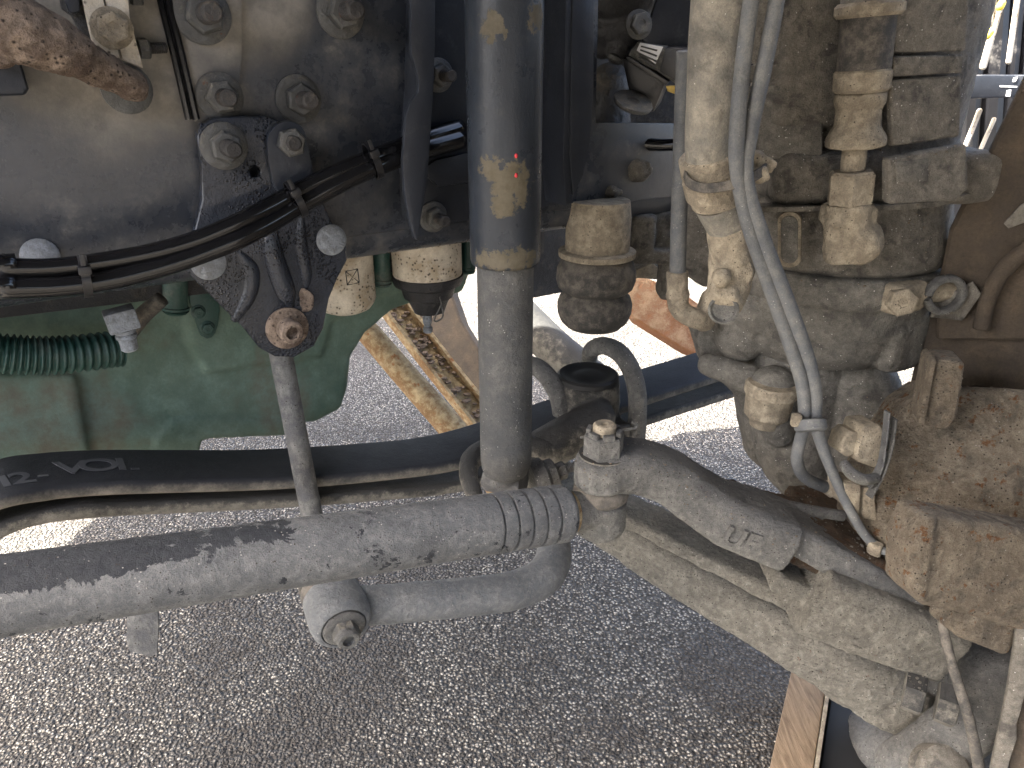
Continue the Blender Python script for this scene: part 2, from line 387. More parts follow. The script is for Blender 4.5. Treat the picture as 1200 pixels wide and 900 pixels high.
# wooden plank
b = NB('weathered_wood'); p = b.pos(sc=(30, 3, 30)); n = b.noise(p, 3, 8, .7, 1.5); n2 = b.noise(b.pos(), 300, 3)
c = b.mix(b.ramp(n, .3, .7), (.13, .085, .05), (.33, .24, .155)); c = b.mix(b.math('MULTIPLY', n2, .4), c, (.2, .15, .1)); b.ln(c, b.b.inputs[0]); b.b.inputs['Roughness'].default_value = .85
bp = b.new('ShaderNodeBump'); bp.inputs['Distance'].default_value = .002; b.ln(n, bp.inputs['Height']); b.ln(bp.outputs[0], b.b.inputs['Normal']); M['wood'] = b.m
# coarse asphalt
b = NB('coarse_asphalt'); p = b.pos()
wn = b.new('ShaderNodeTexNoise'); wn.inputs['Scale'].default_value = 120; b.ln(p, wn.inputs['Vector'])
vv = b.new('ShaderNodeVectorMath', operation='MULTIPLY_ADD'); b.ln(wn.outputs['Color'], vv.inputs[0]); vv.inputs[1].default_value = (.006,)*3; b.ln(p, vv.inputs[2])
V = b.new('ShaderNodeTexVoronoi'); V.inputs['Scale'].default_value = 175; b.ln(vv.outputs[0], V.inputs['Vector'])
V2 = b.new('ShaderNodeTexVoronoi'); V2.inputs['Scale'].default_value = 240; b.ln(vv.outputs[0], V2.inputs['Vector'])
sepc = b.new('ShaderNodeSeparateColor'); b.ln(V.outputs['Color'], sepc.inputs[0])
big = b.noise(p, 3.2, 5, .6, .6); mid = b.noise(p, 14, 5, .6)
cr = b.new('ShaderNodeValToRGB'); b.ln(sepc.outputs[0], cr.inputs[0]); e = cr.color_ramp.elements
e[0].position = 0; e[0].color = (.020, .016, .014, 1); e[1].position = 1; e[1].color = (.66, .60, .51, 1)
for q, c in ((.2, (.13, .115, .096)), (.46, (.27, .24, .20)), (.72, (.44, .40, .335))): z = e.new(q); z.color = (*c, 1)
stone = b.mix(b.ramp(V.outputs['Distance'], .22, .55), cr.outputs[0], (.050, .044, .038))
sb_ = b.math('ADD', big, b.math('MULTIPLY', mid, .35))
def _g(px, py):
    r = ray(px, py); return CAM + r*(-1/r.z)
for c_, r_, s_ in ((_g(430, 745), .14, .20), (_g(380, 830), .13, .20), (_g(300, 890), .12, .16), (_g(860, 790), .13, .22), (_g(640, 760), .12, .08)):   # darker patches on the asphalt
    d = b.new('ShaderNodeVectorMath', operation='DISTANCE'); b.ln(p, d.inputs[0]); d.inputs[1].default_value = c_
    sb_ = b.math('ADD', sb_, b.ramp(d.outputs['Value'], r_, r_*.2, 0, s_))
dark_patch = b.ramp(sb_, .66, .84)
c = b.mix(b.math('MULTIPLY', dark_patch, .72), stone, (.050, .042, .035)); b.ln(c, b.b.inputs[0])
b.ln(b.ramp(sepc.outputs[1], 0, 1, .5, .95), b.b.inputs['Roughness']); b.b.inputs['Specular IOR Level'].default_value = .35
h = b.math('SUBTRACT', b.math('MULTIPLY', sepc.outputs[2], .7), b.math('MULTIPLY', V.outputs['Distance'], 1.2)); h = b.math('ADD', h, b.math('MULTIPLY', V2.outputs['Distance'], -.3))
bp = b.new('ShaderNodeBump'); bp.inputs['Distance'].default_value = .008; bp.inputs['Strength'].default_value = 1.0; b.ln(h, bp.inputs['Height']); b.ln(bp.outputs[0], b.b.inputs['Normal'])
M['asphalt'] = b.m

# ------------------------------------------------------------------ bolts (one set of meshes, shared)
def _mesh(bm, angle=30):
    me = bpy.data.meshes.new('bolt'); bm.to_mesh(me); bm.free(); me.shade_smooth(); me.set_sharp_from_angle(angle=R(angle)); return me
O0 = Vector((0, 0, 0))
def thread(z0, z1, r, n):
    out = [(z0, r)]
    for i in range(n):
        a = z0 + (z1-z0)*i/n; d = (z1-z0)/n; out += [(a+d*.3, r*1.0), (a+d*.6, r*.86), (a+d*.95, r)]
    return out + [(z1, r*.95), (z1+.06, r*.78)]
BM = {
 'washer': _mesh(lathe(O0, Z, [(0, .99), (.03, 1.0), (.13, 1.0), (.18, .93), (.2, .75)], 32)),
 'nut': _mesh(lathe(O0, Z, [(.12, .66), (.66, .70), (.74, .66), (.80, .58)], 6), 20),
 'stud': _mesh(lathe(O0, Z, thread(.2, 1.85, .36, 11), 20)),
 'shortstud': _mesh(lathe(O0, Z, thread(.2, 1.0, .36, 5), 20)),
 'head': _mesh(lathe(O0, Z, [(.10, .74), (.62, .78), (.72, .74), (.76, .62), (.76, .3), (.70, .26), (.70, .02)], 6), 20),
 'socket': _mesh(lathe(O0, Z, [(.05, .55), (.85, .55), (.95, .48), (.95, .30), (.70, .28), (.70, .02)], 20)),
}
MCACHE = {}
def bmesh_mat(key, mat):
    k = (key, mat.name)
    if k not in MCACHE:
        me = BM[key].copy(); me.name = key; me.materials.append(mat); MCACHE[k] = me
    return MCACHE[k]
def bolt(parent, pos, nrm, r, kind='nut', mat=None, studmat=None, spin=0.0, name='bolt', washer=True):
    mat = mat or M['bolt']; studmat = studmat or M['stud']
    main = {'nut': 'stud', 'short': 'shortstud', 'head': 'head', 'socket': 'socket'}[kind]
    o = bpy.data.objects.new(name, bmesh_mat(main, studmat if kind in ('nut', 'short') else mat)); COL.objects.link(o)
    o.parent = parent; o.location = pos - WL[parent]; o.rotation_mode = 'QUATERNION'
    o.rotation_quaternion = nrm.normalized().to_track_quat('Z', 'Y') @ Quaternion((0, 0, 1), spin); o.scale = (r, r, r)
    WL[o] = pos
    if kind in ('nut', 'short'):
        c = bpy.data.objects.new('nut', bmesh_mat('nut', mat)); COL.objects.link(c); c.parent = o
    if washer:
        c = bpy.data.objects.new('washer', bmesh_mat('washer', mat)); COL.objects.link(c); c.parent = o
    return o
def fbolt(parent, px, py, off, rpx, **k):
    p = FR(px, py, off); return bolt(parent, p, FN, rpx*(p-CAM).dot(FW)/F, **k)
# ================================================================== THE SETTING
def ground():
    bm = bmesh.new(); S = 60
    vs = [bm.verts.new(v) for v in ((-S, -20, 0), (S, -20, 0), (S, 110, 0), (-S, 110, 0))]; bm.faces.new(vs)
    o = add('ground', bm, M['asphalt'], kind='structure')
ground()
# unseen slab standing in for the cab floor, outlined by the wanted ground shadow
def up_sun(x, y, z): return Vector((x, y, 0)) + SUN * (z / SUN.z)
ZB = 1.32
G = [(1.7, .85), (.9, 1.1), (.56, 1.3), (.30, 1.72), (.08, 2.35), (-.45, 2.88), (-1.42, 3.05)]
body = thing('overhead_shade', 'unseen dark slab above the wheel arch, outlined to shade the ground', 'shade slab', (0, 1.2, ZB))
YE = .30
far = [up_sun(x, y, ZB) for x, y in G]
xl = up_sun(-1.05, 0, ZB).x; xl2 = far[-1].x
gx0, gx1 = up_sun(-1.22, 0, ZB).x, up_sun(-1.02, 0, ZB).x; gy0, gy1 = up_sun(0, 1.24, ZB).y, up_sun(0, 1.62, ZB).y
poly = [Vector((-.32, YE, ZB)), Vector((-.32, -.55, ZB)), Vector((2.2, -.55, ZB)), Vector((2.2, far[0].y, ZB))] + far + [Vector((xl2, gy0 - .1, ZB)), Vector((xl, gy0 - .16, ZB)), Vector((xl, YE, ZB))]
hole = [Vector((gx0, gy0, ZB)), Vector((gx1, gy0, ZB)), Vector((gx1 + .06, gy1, ZB)), Vector((gx0, gy1, ZB))]  # gap cut in the slab to let sun onto the left ground
add('shade_slab', prism(poly, Z*.05, 0, [hole]), M['navy'], body)
bm = bmesh.new(); FP = [(-.55, ZB), (-.63, ZB-.07), (-.68, ZB-.16), (-.70, 1.02)]
rows = [[bm.verts.new(Vector((x, a, z))) for a, z in FP] + [bm.verts.new(Vector((x, a-.012, z+.008))) for a, z in FP[::-1]] for x in (-.9, 2.2)]
n_ = len(rows[0])
for k in range(n_): bm.faces.new((rows[0][k], rows[0][(k+1) % n_], rows[1][(k+1) % n_], rows[1][k]))
bm.faces.new(rows[0]); bm.faces.new(rows[1][::-1]); bmesh.ops.recalc_face_normals(bm, faces=bm.faces[:])
add('sky_screen', bm, M['blackp'], body)  # unseen wall added to hold back sky light from the front
add('sun_cover', box(Vector((.08, 1.16, 1.15)), (.56, .42, .012), None, .002), M['darkmetal'], body)  # unseen cover added to keep direct sun off the valve unit

# ================================================================== FRAME RAIL
def us(px, py, off=0): return (FR(px, py, off) - FR.o).dot(FU)
def fr(s, off, z): p = FR.o + FU*s + FN*off; p.z = z; return p
ZF = FR(400, 312).z
s0, s1, sm = us(-160, 200) - .55, us(818, 240), us(700, 100)
rail = thing('frame_rail', 'long navy blue chassis rail running across behind the dark brackets', 'chassis rail', fr(0, 0, ZF))
ztop = 1.27; zcut = FR(750, 150).z
outl = [fr(s0, 0, ZF+.032), fr(s1, 0, ZF+.032), fr(s1, 0, zcut), fr(sm, 0, zcut+.01), fr(sm-.01, 0, ztop), fr(s0, 0, ztop)]
add('web', prism(outl, -FN*.008, .001), M['web'], rail)
sec = []
for a in range(0, 91, 15): sec.append((-.032+.032*math.cos(R(a)), .032-.032*math.sin(R(a))))
for a in range(90, -1, -15): sec.append((-.032+.024*math.cos(R(a)), .032-.024*math.sin(R(a))))
i = 7; sec = sec[:7] + [(-.095, 0), (-.095, .008)] + sec[7:]
bm = bmesh.new(); rr = []
for s in np.linspace(s0, s1, 12): rr.append([bm.verts.new(fr(s, a, ZF+b_)) for a, b_ in sec])
for i in range(len(rr)-1):
    for k in range(len(sec)): bm.faces.new((rr[i][k], rr[i][(k+1) % len(sec)], rr[i+1][(k+1) % len(sec)], rr[i+1][k]))
bm.faces.new(rr[0]); bm.faces.new(rr[-1][::-1]); bmesh.ops.recalc_face_normals(bm, faces=bm.faces[:])
add('flange', bm, M['web'], rail)
# reinforcement behind the big nuts and the black rubber strip beside it
add('reinforcement_plate', plate([(192, -60), (282, -60), (284, 60), (279, 110), (262, 146), (229, 143)], FR, .006, .006, .0012), M['web'], rail)
for px, r in ((188, 4.2), (197, 4.6)):
    add('edge_strip', ftube([(px-12, -60, .008, r), (px, 0, .008, r), (px+17, 70, .008, r), (px+33, 140, .008, r)], segs=8), M['black'], rail)
fbolt(rail, 236, 17, .006, 33, kind='nut', spin=.3); fbolt(rail, 257, 113, .006, 27, kind='nut', spin=.1)
fbolt(rail, 349, 116, .0, 27, kind='nut', spin=.5); fbolt(rail, 398, 14, .0, 29, kind='nut', spin=.2)
for px, py, r in ((47, 300, 17),):
    p = FR(px, py); add('rivet', lathe(p, FN, [(0, .016), (.003, .016), (.005, .013), (.006, .004)], 24), M['rivet'], rail)
for (px, py, r) in ((745, 200, 20), (715, 225, 12)):
    p = FR(px, py); rr_ = r*(p-CAM).dot(FW)/F
    add('weld_blob', cast([ball(p, rr_, (1, .35, .7)), ball(p+FU*.01, rr_*.7, (1, .4, .6))], .002, 3, .002, 90), M['tan'], rail, 180)

fr2 = thing('far_chassis_rail', 'dark far chassis rail and gearbox side across the lorry behind everything else', 'chassis rail', (0, 2.0, .8))
add('web', box(Vector((-.6, 2.05, 1.04)), (3.0, .012, .50), None, .002), M['darkmetal'], fr2)
add('gearbox', cast([box(Vector((.20, 1.55, 1.06)), (.66, .45, .42), None, .05, 3), box(Vector((-.3, 1.5, 1.08)), (1.1, .35, .40), None, .05, 3)], .012, 3, .004, 12), M['darkmetal'], fr2, 180)
# ---------------------------------------------------------------- hanging stabiliser bracket
br = thing('stabiliser_bracket', 'glossy dark navy hanging bracket with ribs bolted to the rail above the thin vertical rod', 'bracket', FR(337, 385, .02))
bout = [(231, 160), (236, 146), (250, 138), (280, 136), (312, 136), (332, 143), (350, 158), (362, 185), (372, 222), (388, 258), (406, 288), (407, 305), (396, 326), (386, 350), (379, 385), (368, 406), (345, 419), (322, 418), (304, 408), (285, 384), (250, 350), (214, 314), (226, 280), (237, 235), (236, 190)]
hole = [(299+6.5*math.cos(a), 201+6.5*math.sin(a)) for a in np.linspace(0, 2*math.pi, 14)[:-1]]
add('bracket_plate', plate(bout, FR, .022, .016, .0028, [hole], 3), M['bracket'], br)
for path, r in (([(316, 262), (320, 300), (333, 340), (338, 356)], 13), ([(352, 250), (352, 290), (357, 318), (358, 335)], 9), ([(280, 296), (294, 316), (291, 345), (276, 372)], 10)):
    add('rib', ftube([(x, y, .018, r*(.6 if i in (0, 3) else 1)) for i, (x, y) in enumerate(path)], segs=12, roundcap=True), M['bracket'], br, 180)
add('strap_plate', plate([(313, 168), (318, 153), (330, 143), (345, 143), (357, 153), (364, 185), (368, 215), (352, 224), (328, 226), (318, 205)], FR, .030, .008, .002, smooth=3), M['navy'], br)
fbolt(br, 262, 171, .022, 27, kind='nut', spin=.6)
p = FR(338, 166, .030); bolt(br, p, FN, .020, kind='short', washer=False, spin=.2)
for px, py, r in ((388, 281, 18), (244, 308, 20)):
    p = FR(px, py, .022); q = r*(p-CAM).dot(FW)/F
    add('rivet', lathe(p, FN, [(-.002, q), (.002, q), (.004, q*.85), (.005, q*.3)], 26), M['rivet'], br)
p = FR(336, 384, .022)
pv = bolt(br, p, FN, 25*(p-CAM).dot(FW)/F, kind='socket', mat=M['rust'], name='pivot_bolt')
c = FR(356, 352, .022)
add('rust_crust', cast([ball(c, .012, (1.0, .22, 1.2)), ball(c+Vector((-.006, 0, -.008)), .008, (1, .3, 1))], .0015, 2, .0012, 120), M['rust'], br, 180)

# ---------------------------------------------------------------- thin vertical stabiliser link
lk = thing('stabiliser_link', 'thin grey vertical rod hanging from the glossy bracket and passing behind the tie rod', 'link rod', at(380, 700, .73))
LT = at(326, 398, .805); LB = at(382, 690, .735)
add('rod', tube([(LT, .0135), (LT.lerp(LB, .5), .0130), (LB, .0135)], segs=20), M['link'], lk)
a0 = at(384, 686, .755); ax = (at(404, 738, .685) - a0).normalized()
add('rubber_bush', lathe(a0 - ax*.012, ax, [(0, .030), (.003, .035), (.012, .036), (.014, .033), (.018, .033), (.020, .0365), (.030, .037), (.034, .034), (.04, .030)], 32), M['rubber'], lk)

# ---------------------------------------------------------------- stabiliser bar (galvanised)
sb = thing('stabiliser_bar', 'grey bent stabiliser bar with a round bolted eye, below the tie rod', 'stabiliser bar', at(520, 700, .76))
eye = lathe(a0 + ax*.022, ax, [(0, .034), (.002, .037), (.036, .038), (.046, .0365), (.052, .033), (.054, .030), (.054, .0275), (.049, .0265), (.049, .0245), (.053, .0235), (.053, .016)], 36)
arm_ = ytube([(405, 708, .735, 22), (440, 709, .74, 23), (500, 704, .76, 23), (560, 698, .785, 22.5), (605, 691, .81, 22.5), (637, 675, .84, 22.5), (649, 652, .88, 21), (647, 628, .93, 19), (640, 600, .99, 19), (625, 575, 1.05, 18)], segs=24)
add('bar', cast([arm_], .0022, 3, .0006, 60, .0003), M['bar'], sb, 180)
add('eye', eye, M['bar'], sb, 40)
pe = a0 + ax*.074
bolt(sb, pe, ax, .0255, kind='socket', mat=M['arm'], spin=.3); 
c = bpy.data.objects.new('nut', bmesh_mat('nut', M['bolt'])); COL.objects.link(c); c.parent = sb; c.location = pe - WL[sb]; c.rotation_mode = 'QUATERNION'; c.rotation_quaternion = ax.to_track_quat('Z', 'Y'); c.scale = (.0235,)*3

# ---------------------------------------------------------------- cables along the rail
harness = (('cable', [(-60, 316), (0, 314), (60, 313), (120, 306), (180, 295), (235, 279), (290, 255), (345, 226), (395, 202), (440, 184), (490, 165), (540, 150)], 10.5, .045, 'upper glossy black conduit running along the rail from the left edge'),
           ('cable', [(-60, 341), (0, 337), (70, 335), (130, 327), (190, 312), (240, 295), (290, 274), (345, 243), (395, 215), (440, 194), (490, 176), (540, 162)], 12.5, .047, 'lower glossy black conduit running along the rail, just under its twin'))
for nm, pts, r, off, lab in harness:
    o = add('conduit', ftube([(x, y, off + (.015 if x < 300 else 0) - max(0, (x-430))*.00025, r*(1+.12*(x < 60))) for x, y in pts], segs=18, lead=FU*-.5), M['black'], None, 180)
    tag(o, lab, 'cable', 'black conduits along the rail')
o = add('conduit', ftube([(x, y, .046-max(0, (x-430))*.0002, 4.5) for x, y in ((-60, 326), (60, 323), (180, 305), (290, 266), (395, 212), (470, 181), (540, 158))], segs=10, lead=FU*-.5), M['blackp'], None, 180)
tag(o, 'thin dull cable squeezed between the two glossy black conduits', 'cable')
def tie(px, py, r, ang, lab, off=.048):
    t = thing('cable_tie', lab, 'cable tie', FR(px, py, off), 'cable ties on the black conduits')
    dirp = (FR(px+10*math.cos(R(ang)), py-10*math.sin(R(ang)), off) - FR(px, py, off)).normalized()
    p = FR(px, py, off); q = r*(p-CAM).dot(FW)/F
    B = FN.cross(dirp).normalized(); C_ = []
    for k in range(25):
        a = 2*math.pi*k/24; C_.append(p + B*math.cos(a)*q + FN*math.sin(a)*q*.62)
    add('band', sweep(C_, dirp, lambda i: [(-.0035, -.0009), (.0035, -.0009), (.0035, .0009), (-.0035, .0009)]), M['blackp'], t)
    hp = p + FN*q*.62 + B*q*.45*(1 if B.z > 0 else -1)
    add('buckle', box(hp, (.010, .007, .006), Matrix((dirp, B, FN)).transposed(), .001), M['blackp'], t)
    add('tail', box(hp + B*(.007 if B.z > 0 else -.007), (.004, .014, .0014), Matrix((dirp, B, FN)).transposed(), .0004), M['blackp'], t)
tie(100, 324, 24, 5, 'black cable tie round the conduits near the left edge', .062)
tie(347, 233, 22, 28, 'black cable tie round the conduits in front of the glossy bracket')
tie(437, 188, 22, 25, 'black cable tie round the conduits beside the dark flange')

# ---------------------------------------------------------------- upper left: rusty rod and plate
rp = thing('rusty_rod', 'thick pitted rusty rod with a narrower flattened end reaching in from the upper left corner', 'rod', FR(60, 60, .05))
rod = cast([ftube([(-70, -20, .07, 40), (0, 24, .065, 39), (48, 46, .062, 35), (84, 62, .058, 28)], segs=24, roundcap=True), ftube([(78, 58, .056, 25), (112, 78, .045, 22), (156, 100, .032, 18)], segs=20, roundcap=True)], .0022, 4, .0018, 70, .0008)
add('rod', rod, M['rust'], rp, 180)
add('end_washer', lathe(FR(148, 104, .012), FN, [(0, .021), (.005, .021), (.007, .017)], 24), M['bolt'], rp)
wp = thing('spotted_plate', 'pale spotted mounting plate split in two under a round bolt, upper left corner', 'plate', FR(130, 40, .02))
add('plate_half', plate([(92, -60), (118, -60), (121, 0), (141, 68), (112, 62), (97, 0)], FR, .026, .014, .001), M['white'], wp)
add('plate_half', plate([(121, -60), (146, -60), (152, 20), (168, 80), (144, 70), (123, 0)], FR, .024, .012, .001), M['white'], wp)
p = FR(131, 33, .026); bolt(wp, p, FN, .0165, kind='head', mat=M['tan2'], spin=.4)
for px, py, l in ((150, -6, 34), (160, 57, 34)):
    p = FR(px, py, .012); d = (FR(px+30, py-1, .010) - p).normalized(); bolt(wp, p, d, .013, kind='nut', spin=.2, washer=False, mat=M['bolt'])
bl = thing('small_box_bracket', 'small dark box bracket with a round hole under the rusty rod at the left edge', 'bracket', FR(10, 100, .02))
add('box', plate([(-60, 58), (12, 55), (22, 62), (34, 104), (30, 112), (-60, 114)], FR, .035, .034, .004, segs=3), M['navy'], bl)
add('boss', lathe(FR(-2, 58, .036), FN, [(0, .014), (.006, .014), (.009, .011), (.009, .006), (.004, .005)], 24), M['rust'], bl)
dp = thing('dark_step_plate', 'dark stepped block between the rusty rod and the spotted plate', 'block', FR(80, 20, .01))
add('block', plate([(62, -60), (92, -60), (112, 56), (100, 50), (84, 18), (72, 10)], FR, .012, .011, .002), M['darkmetal'], dp)
add('block', plate([(72, -60), (90, -60), (94, 14), (82, 16), (76, 0)], FR, .022, .009, .002), M['navy'], dp)

# ---------------------------------------------------------------- shock tower with two side flanges
tw = thing('shock_tower', 'navy folded bracket with two upright side flanges either side of the shock absorber', 'bracket', FR(590, 150, .02))
add('back_plate', plate([(486, -60), (672, -60), (672, 238), (640, 242), (625, 252), (498, 262), (490, 240)], FR, .010, .008, .001), M['navy'], tw)
L = [(482, -60), (482, 62), (487, 78), (491, 92), (490, 108), (481, 120), (476, 135), (472, 190), (474, 225), (481, 262), (486, 280), (490, 282), (493, 262), (499, 210), (505, 150), (508, 100), (510, 60), (511, -60)]
def ribbon(pts, off, depth, th, mat, name, parent):
    """upright sheet standing off the rail: front edge line pts (px,py), depth towards the rail"""
    bm = bmesh.new(); rows = []
    for x, y in pts:
        p = FR(x, y, off); rows.append([bm.verts.new(p + FU*th), bm.verts.new(p), bm.verts.new(p - FN*depth), bm.verts.new(p - FN*depth + FU*th)])
    for i in range(len(rows)-1):
        for k in range(4): bm.faces.new((rows[i][k], rows[i][(k+1) % 4], rows[i+1][(k+1) % 4], rows[i+1][k]))
    bm.faces.new(rows[0]); bm.faces.new(rows[-1][::-1]); bmesh.ops.recalc_face_normals(bm, faces=bm.faces[:])
    bevel_sharp(bm, .0008, 1, 60); return add(name, bm, mat, parent)
add('side_flange', plate(L, FR, .058, .007, .0022), M['navy'], tw)
add('flange_web', plate([(499, -60), (511, -60), (509, 90), (501, 215), (492, 262), (489, 262), (486, 200), (494, 100)], FR, .052, .042, .001), M['navy'], tw)
add('side_flange', plate([(672, -60), (697, -60), (696, 100), (692, 165), (684, 205), (672, 230), (668, 180), (670, 60)], FR, .058, .007, .002), M['navy'], tw)
add('flange_web', plate([(664, -60), (672, -60), (671, 100), (669, 225), (664, 242), (660, 200), (662, 60)], FR, .056, .046, .001), M['navy'], tw)
add('base_lip', plate([(500, 195), (510, 188), (552, 178), (552, 214), (515, 219), (502, 208)], FR, .018, .007, .002, segs=2), M['navy'], tw)
add('cover_disc', lathe(FR(648, 52, .01), FN, [(0, .032), (.004, .032), (.006, .029)], 36), M['navy'], tw)
for px, py, rr_ in ((513, 88, 19), (507, 254, 18)): fbolt(tw, px, py, .011, rr_, kind='nut', spin=.4, mat=M['bolt'])

# ---------------------------------------------------------------- shock absorber
sh = thing('shock_absorber', 'big upright shock absorber with navy dust tube and grey lower body in the middle', 'shock absorber', at(597, 560, .78))
sx = at(592, 300, .78).x; sy = .78
zt = 1.25; zl = at(593, 318, .745).z; zb_ = at(596, 566, .755).z
add('dust_tube', lathe(Vector((sx, sy, zl)), Z, [(.003, .030), (.0, .0345), (.0005, .0362), (.004, .0372), (.008, .0375), (zt-zl, .0378)], 64), M['shock'], sh, 60)
add('lower_tube', lathe(Vector((sx, sy, zb_)), Z, [(-.006, .012), (-.004, .019), (.002, .0265), (.009, .0295), (.02, .0307), (zl+.05-zb_, .0307)], 64), M['shocklow'], sh, 60)
add('lower_eye', cast([tube([(Vector((sx-.024, sy+.02, zb_-.018)), .018), (Vector((sx+.022, sy, zb_-.018)), .018)], segs=24), ball(Vector((sx, sy, zb_-.004)), .016)], .002, 4, .0008), M['link'], sh, 180)
for px, py in ((606, 183), (606, 206)):
    p = at(px, py, sy-.0385); c0 = Vector((sx, sy, p.z)); d = (Vector((p.x, p.y, p.z))-c0).normalized()
    add('paint_dot', ball(c0+d*.0372, .0019, (1, 1, 1.3), None, sub=2), M['red'], sh)

# ---------------------------------------------------------------- leaf spring
ls = thing('leaf_spring', 'dark two-leaf spring arching across behind the shock absorber with faded stencilled letters', 'leaf spring', at(400, 570, .85))
def leafpts(P): 
    Q = catmull([np.array(at(x, y, Y)) for x, y, Y in P], 8); return [Vector(q) for q in Q]
W = .088
def leaf(P, th, mat, width=W):
    C_ = leafpts(P); C_ = [C_[0] + (C_[0]-C_[4]).normalized()*q + Vector((0, 0, q*q*.25)) for q in (.6, .4, .2, .08)] + C_; C_ = [c - FN*(width/2) + Vector((0, 0, th/2)) for c in C_]
    return sweep(C_, FN, lambda i: rrect(width, th, .006, 3))
UP_ = [(-150, 670, .56), (-60, 628, .59), (0, 600, .61), (60, 588, .64), (130, 582, .67), (220, 579, .71), (330, 575, .76), (450, 565, .81), (545, 551, .86), (640, 520, .92), (700, 498, .96), (760, 476, 1.01), (870, 440, 1.10), (960, 412, 1.17)]
LO_ = [(-150, 712, .565), (-60, 668, .595), (0, 634, .615), (40, 619, .63), (90, 611, .65), (150, 606, .68), (240, 602, .72), (330, 597, .76), (450, 588, .81), (545, 577, .86), (640, 548, .92), (700, 525, .96), (760, 500, 1.01), (870, 464, 1.10), (960, 436, 1.17)]
ul = add('upper_leaf', leaf(UP_, .017, M['leaf']), M['leaf'], ls)
ll = add('lower_leaf', leaf(LO_, .017, M['leaf']), M['leafdust'], ls)
# stencilled letters lie on the top face of the upper leaf
def word(txt, px, py, size, parent, mat, U, V, N_, lift=.0008, ext=.0003, sx_=1.0, bold=0.0):
    cu = bpy.data.curves.new('t', 'FONT'); cu.body = txt; cu.size = size; cu.extrude = ext; cu.offset = bold; cu.align_x = 'CENTER'; cu.align_y = 'CENTER'
    o = bpy.data.objects.new('t', cu); COL.objects.link(o); dg = bpy.context.evaluated_depsgraph_get(); dg.update()
    me = bpy.data.meshes.new_from_object(o.evaluated_get(dg)); bpy.data.objects.remove(o)
    P0 = px if isinstance(px, Vector) else at(px, py, parent)
    Mx = Matrix((U, V, N_)).transposed().to_4x4(); Mx.translation = P0 + N_*lift
    me.transform(Mx @ Matrix.Diagonal((sx_, 1, 1, 1))); return me
def topface(px, py):
    """point on the upper leaf's top face seen at px,py, with its direction"""
    C_ = leafpts(UP_); best = None
    for i in range(1, len(C_)-1):
        c = C_[i]; t = (C_[i+1]-C_[i-1]).normalized(); n = t.cross(FN); n = n if n.z > 0 else -n
        o = c + n*.017; r = ray(px, py); den = r.dot(n)
        if abs(den) < 1e-5: continue
        h = CAM + r*((o-CAM).dot(n)/den); d = abs((h-o).dot(t)); dep = (o-h).dot(FN)
        if -.01 < dep < W+.01 and (best is None or d < best[0]): best = (d, h, t, n)
    return best
for txt, px, py, sz in (('I', 6, 565, .036), ('2', 26, 561, .036), ('-', 50, 557, .026), ('V', 84, 549, .042), ('O', 116, 546, .042), ('I', 142, 545, .042), ('-', 158, 549, .022)):
    b_ = topface(px, py)
    if b_:
        _, h, t, n = b_; t = t if t.x > 0 else -t
        add('stencil_letter', word(txt, h, 0, sz, None, None, t, n.cross(t), n, .0006, .0003, 1.2, .0008), M['paint'], ls, 30)

# spring seat, clamp plate and U-bolts over the leaf spring
st = thing('spring_seat', 'dark round rubber-topped seat clamped over the leaf spring right of the shock absorber', 'spring seat', at(690, 470, .98))
c0 = at(689, 442, 1.0)
seat = cast([lathe(c0 - Z*.075, Z, [(0, .054), (.03, .050), (.068, .047), (.075, .044)], 40), box(at(672, 505, .96), (.14, .10, .030), Matrix.Rotation(TH, 3, 'Z'), .006), ytube([(600, 548, .90, 22), (650, 520, .92, 26), (700, 490, .95, 22)], segs=16, roundcap=True)], .003, 6, .0006)
add('seat_body', seat, M['leafdust'], st, 180)
add('rubber_pad', lathe(c0 - Z*.002, Z, [(0, .046), (.006, .0455), (.009, .042), (.0085, .036), (.0065, .033), (.0065, .020), (.0085, .016), (.0085, .003)], 40), M['rubberdark'], st)
def ubolt(pts, lab):
    o = add('u_bolt', ytube(pts, segs=18), M['arm'], None, 180)
    tag(o, lab, 'u-bolt', 'u-bolts clamping the leaf spring')
ubolt([(690, 425, 1.12, 9), (693, 411, 1.09, 10), (706, 405, 1.05, 10.5), (724, 412, 1.02, 11), (738, 430, .995, 11), (746, 456, .98, 11), (747, 485, .975, 11), (745, 520, .97, 11)], 'right curved u-bolt hooking over the leaf spring above the castle nut')
ubolt([(600, 440, 1.08, 9), (615, 428, 1.05, 10), (632, 432, 1.01, 11), (648, 450, .985, 11.5), (657, 472, .975, 11.5), (660, 505, .97, 11.5)], 'left curved u-bolt hooking over the leaf spring beside the shock absorber')
# loop bracket holding the shock foot
sl = thing('shock_foot_bracket', 'dark looped bracket and cross bolt holding the foot of the shock absorber', 'bracket', at(590, 575, .8))
add('loop', ytube([(640, 528, .90, 16), (590, 524, .90, 15), (556, 535, .87, 13), (549, 556, .83, 11), (556, 580, .80, 10)], segs=14, roundcap=True), M['leafdust'], sl, 180)
p = at(628, 562, .80); d = (at(668, 548, .815) - p).normalized()
add('bushing', lathe(p - d*.005, d, [(0, .024), (.004, .026), (.016, .026), (.019, .022), (.021, .020), (.030, .020), (.032, .016)], 28), M['arm'], sl)
bolt(sl, p + d*.027, d, .017, kind='nut', mat=M['arm'], studmat=M['arm'], washer=False)

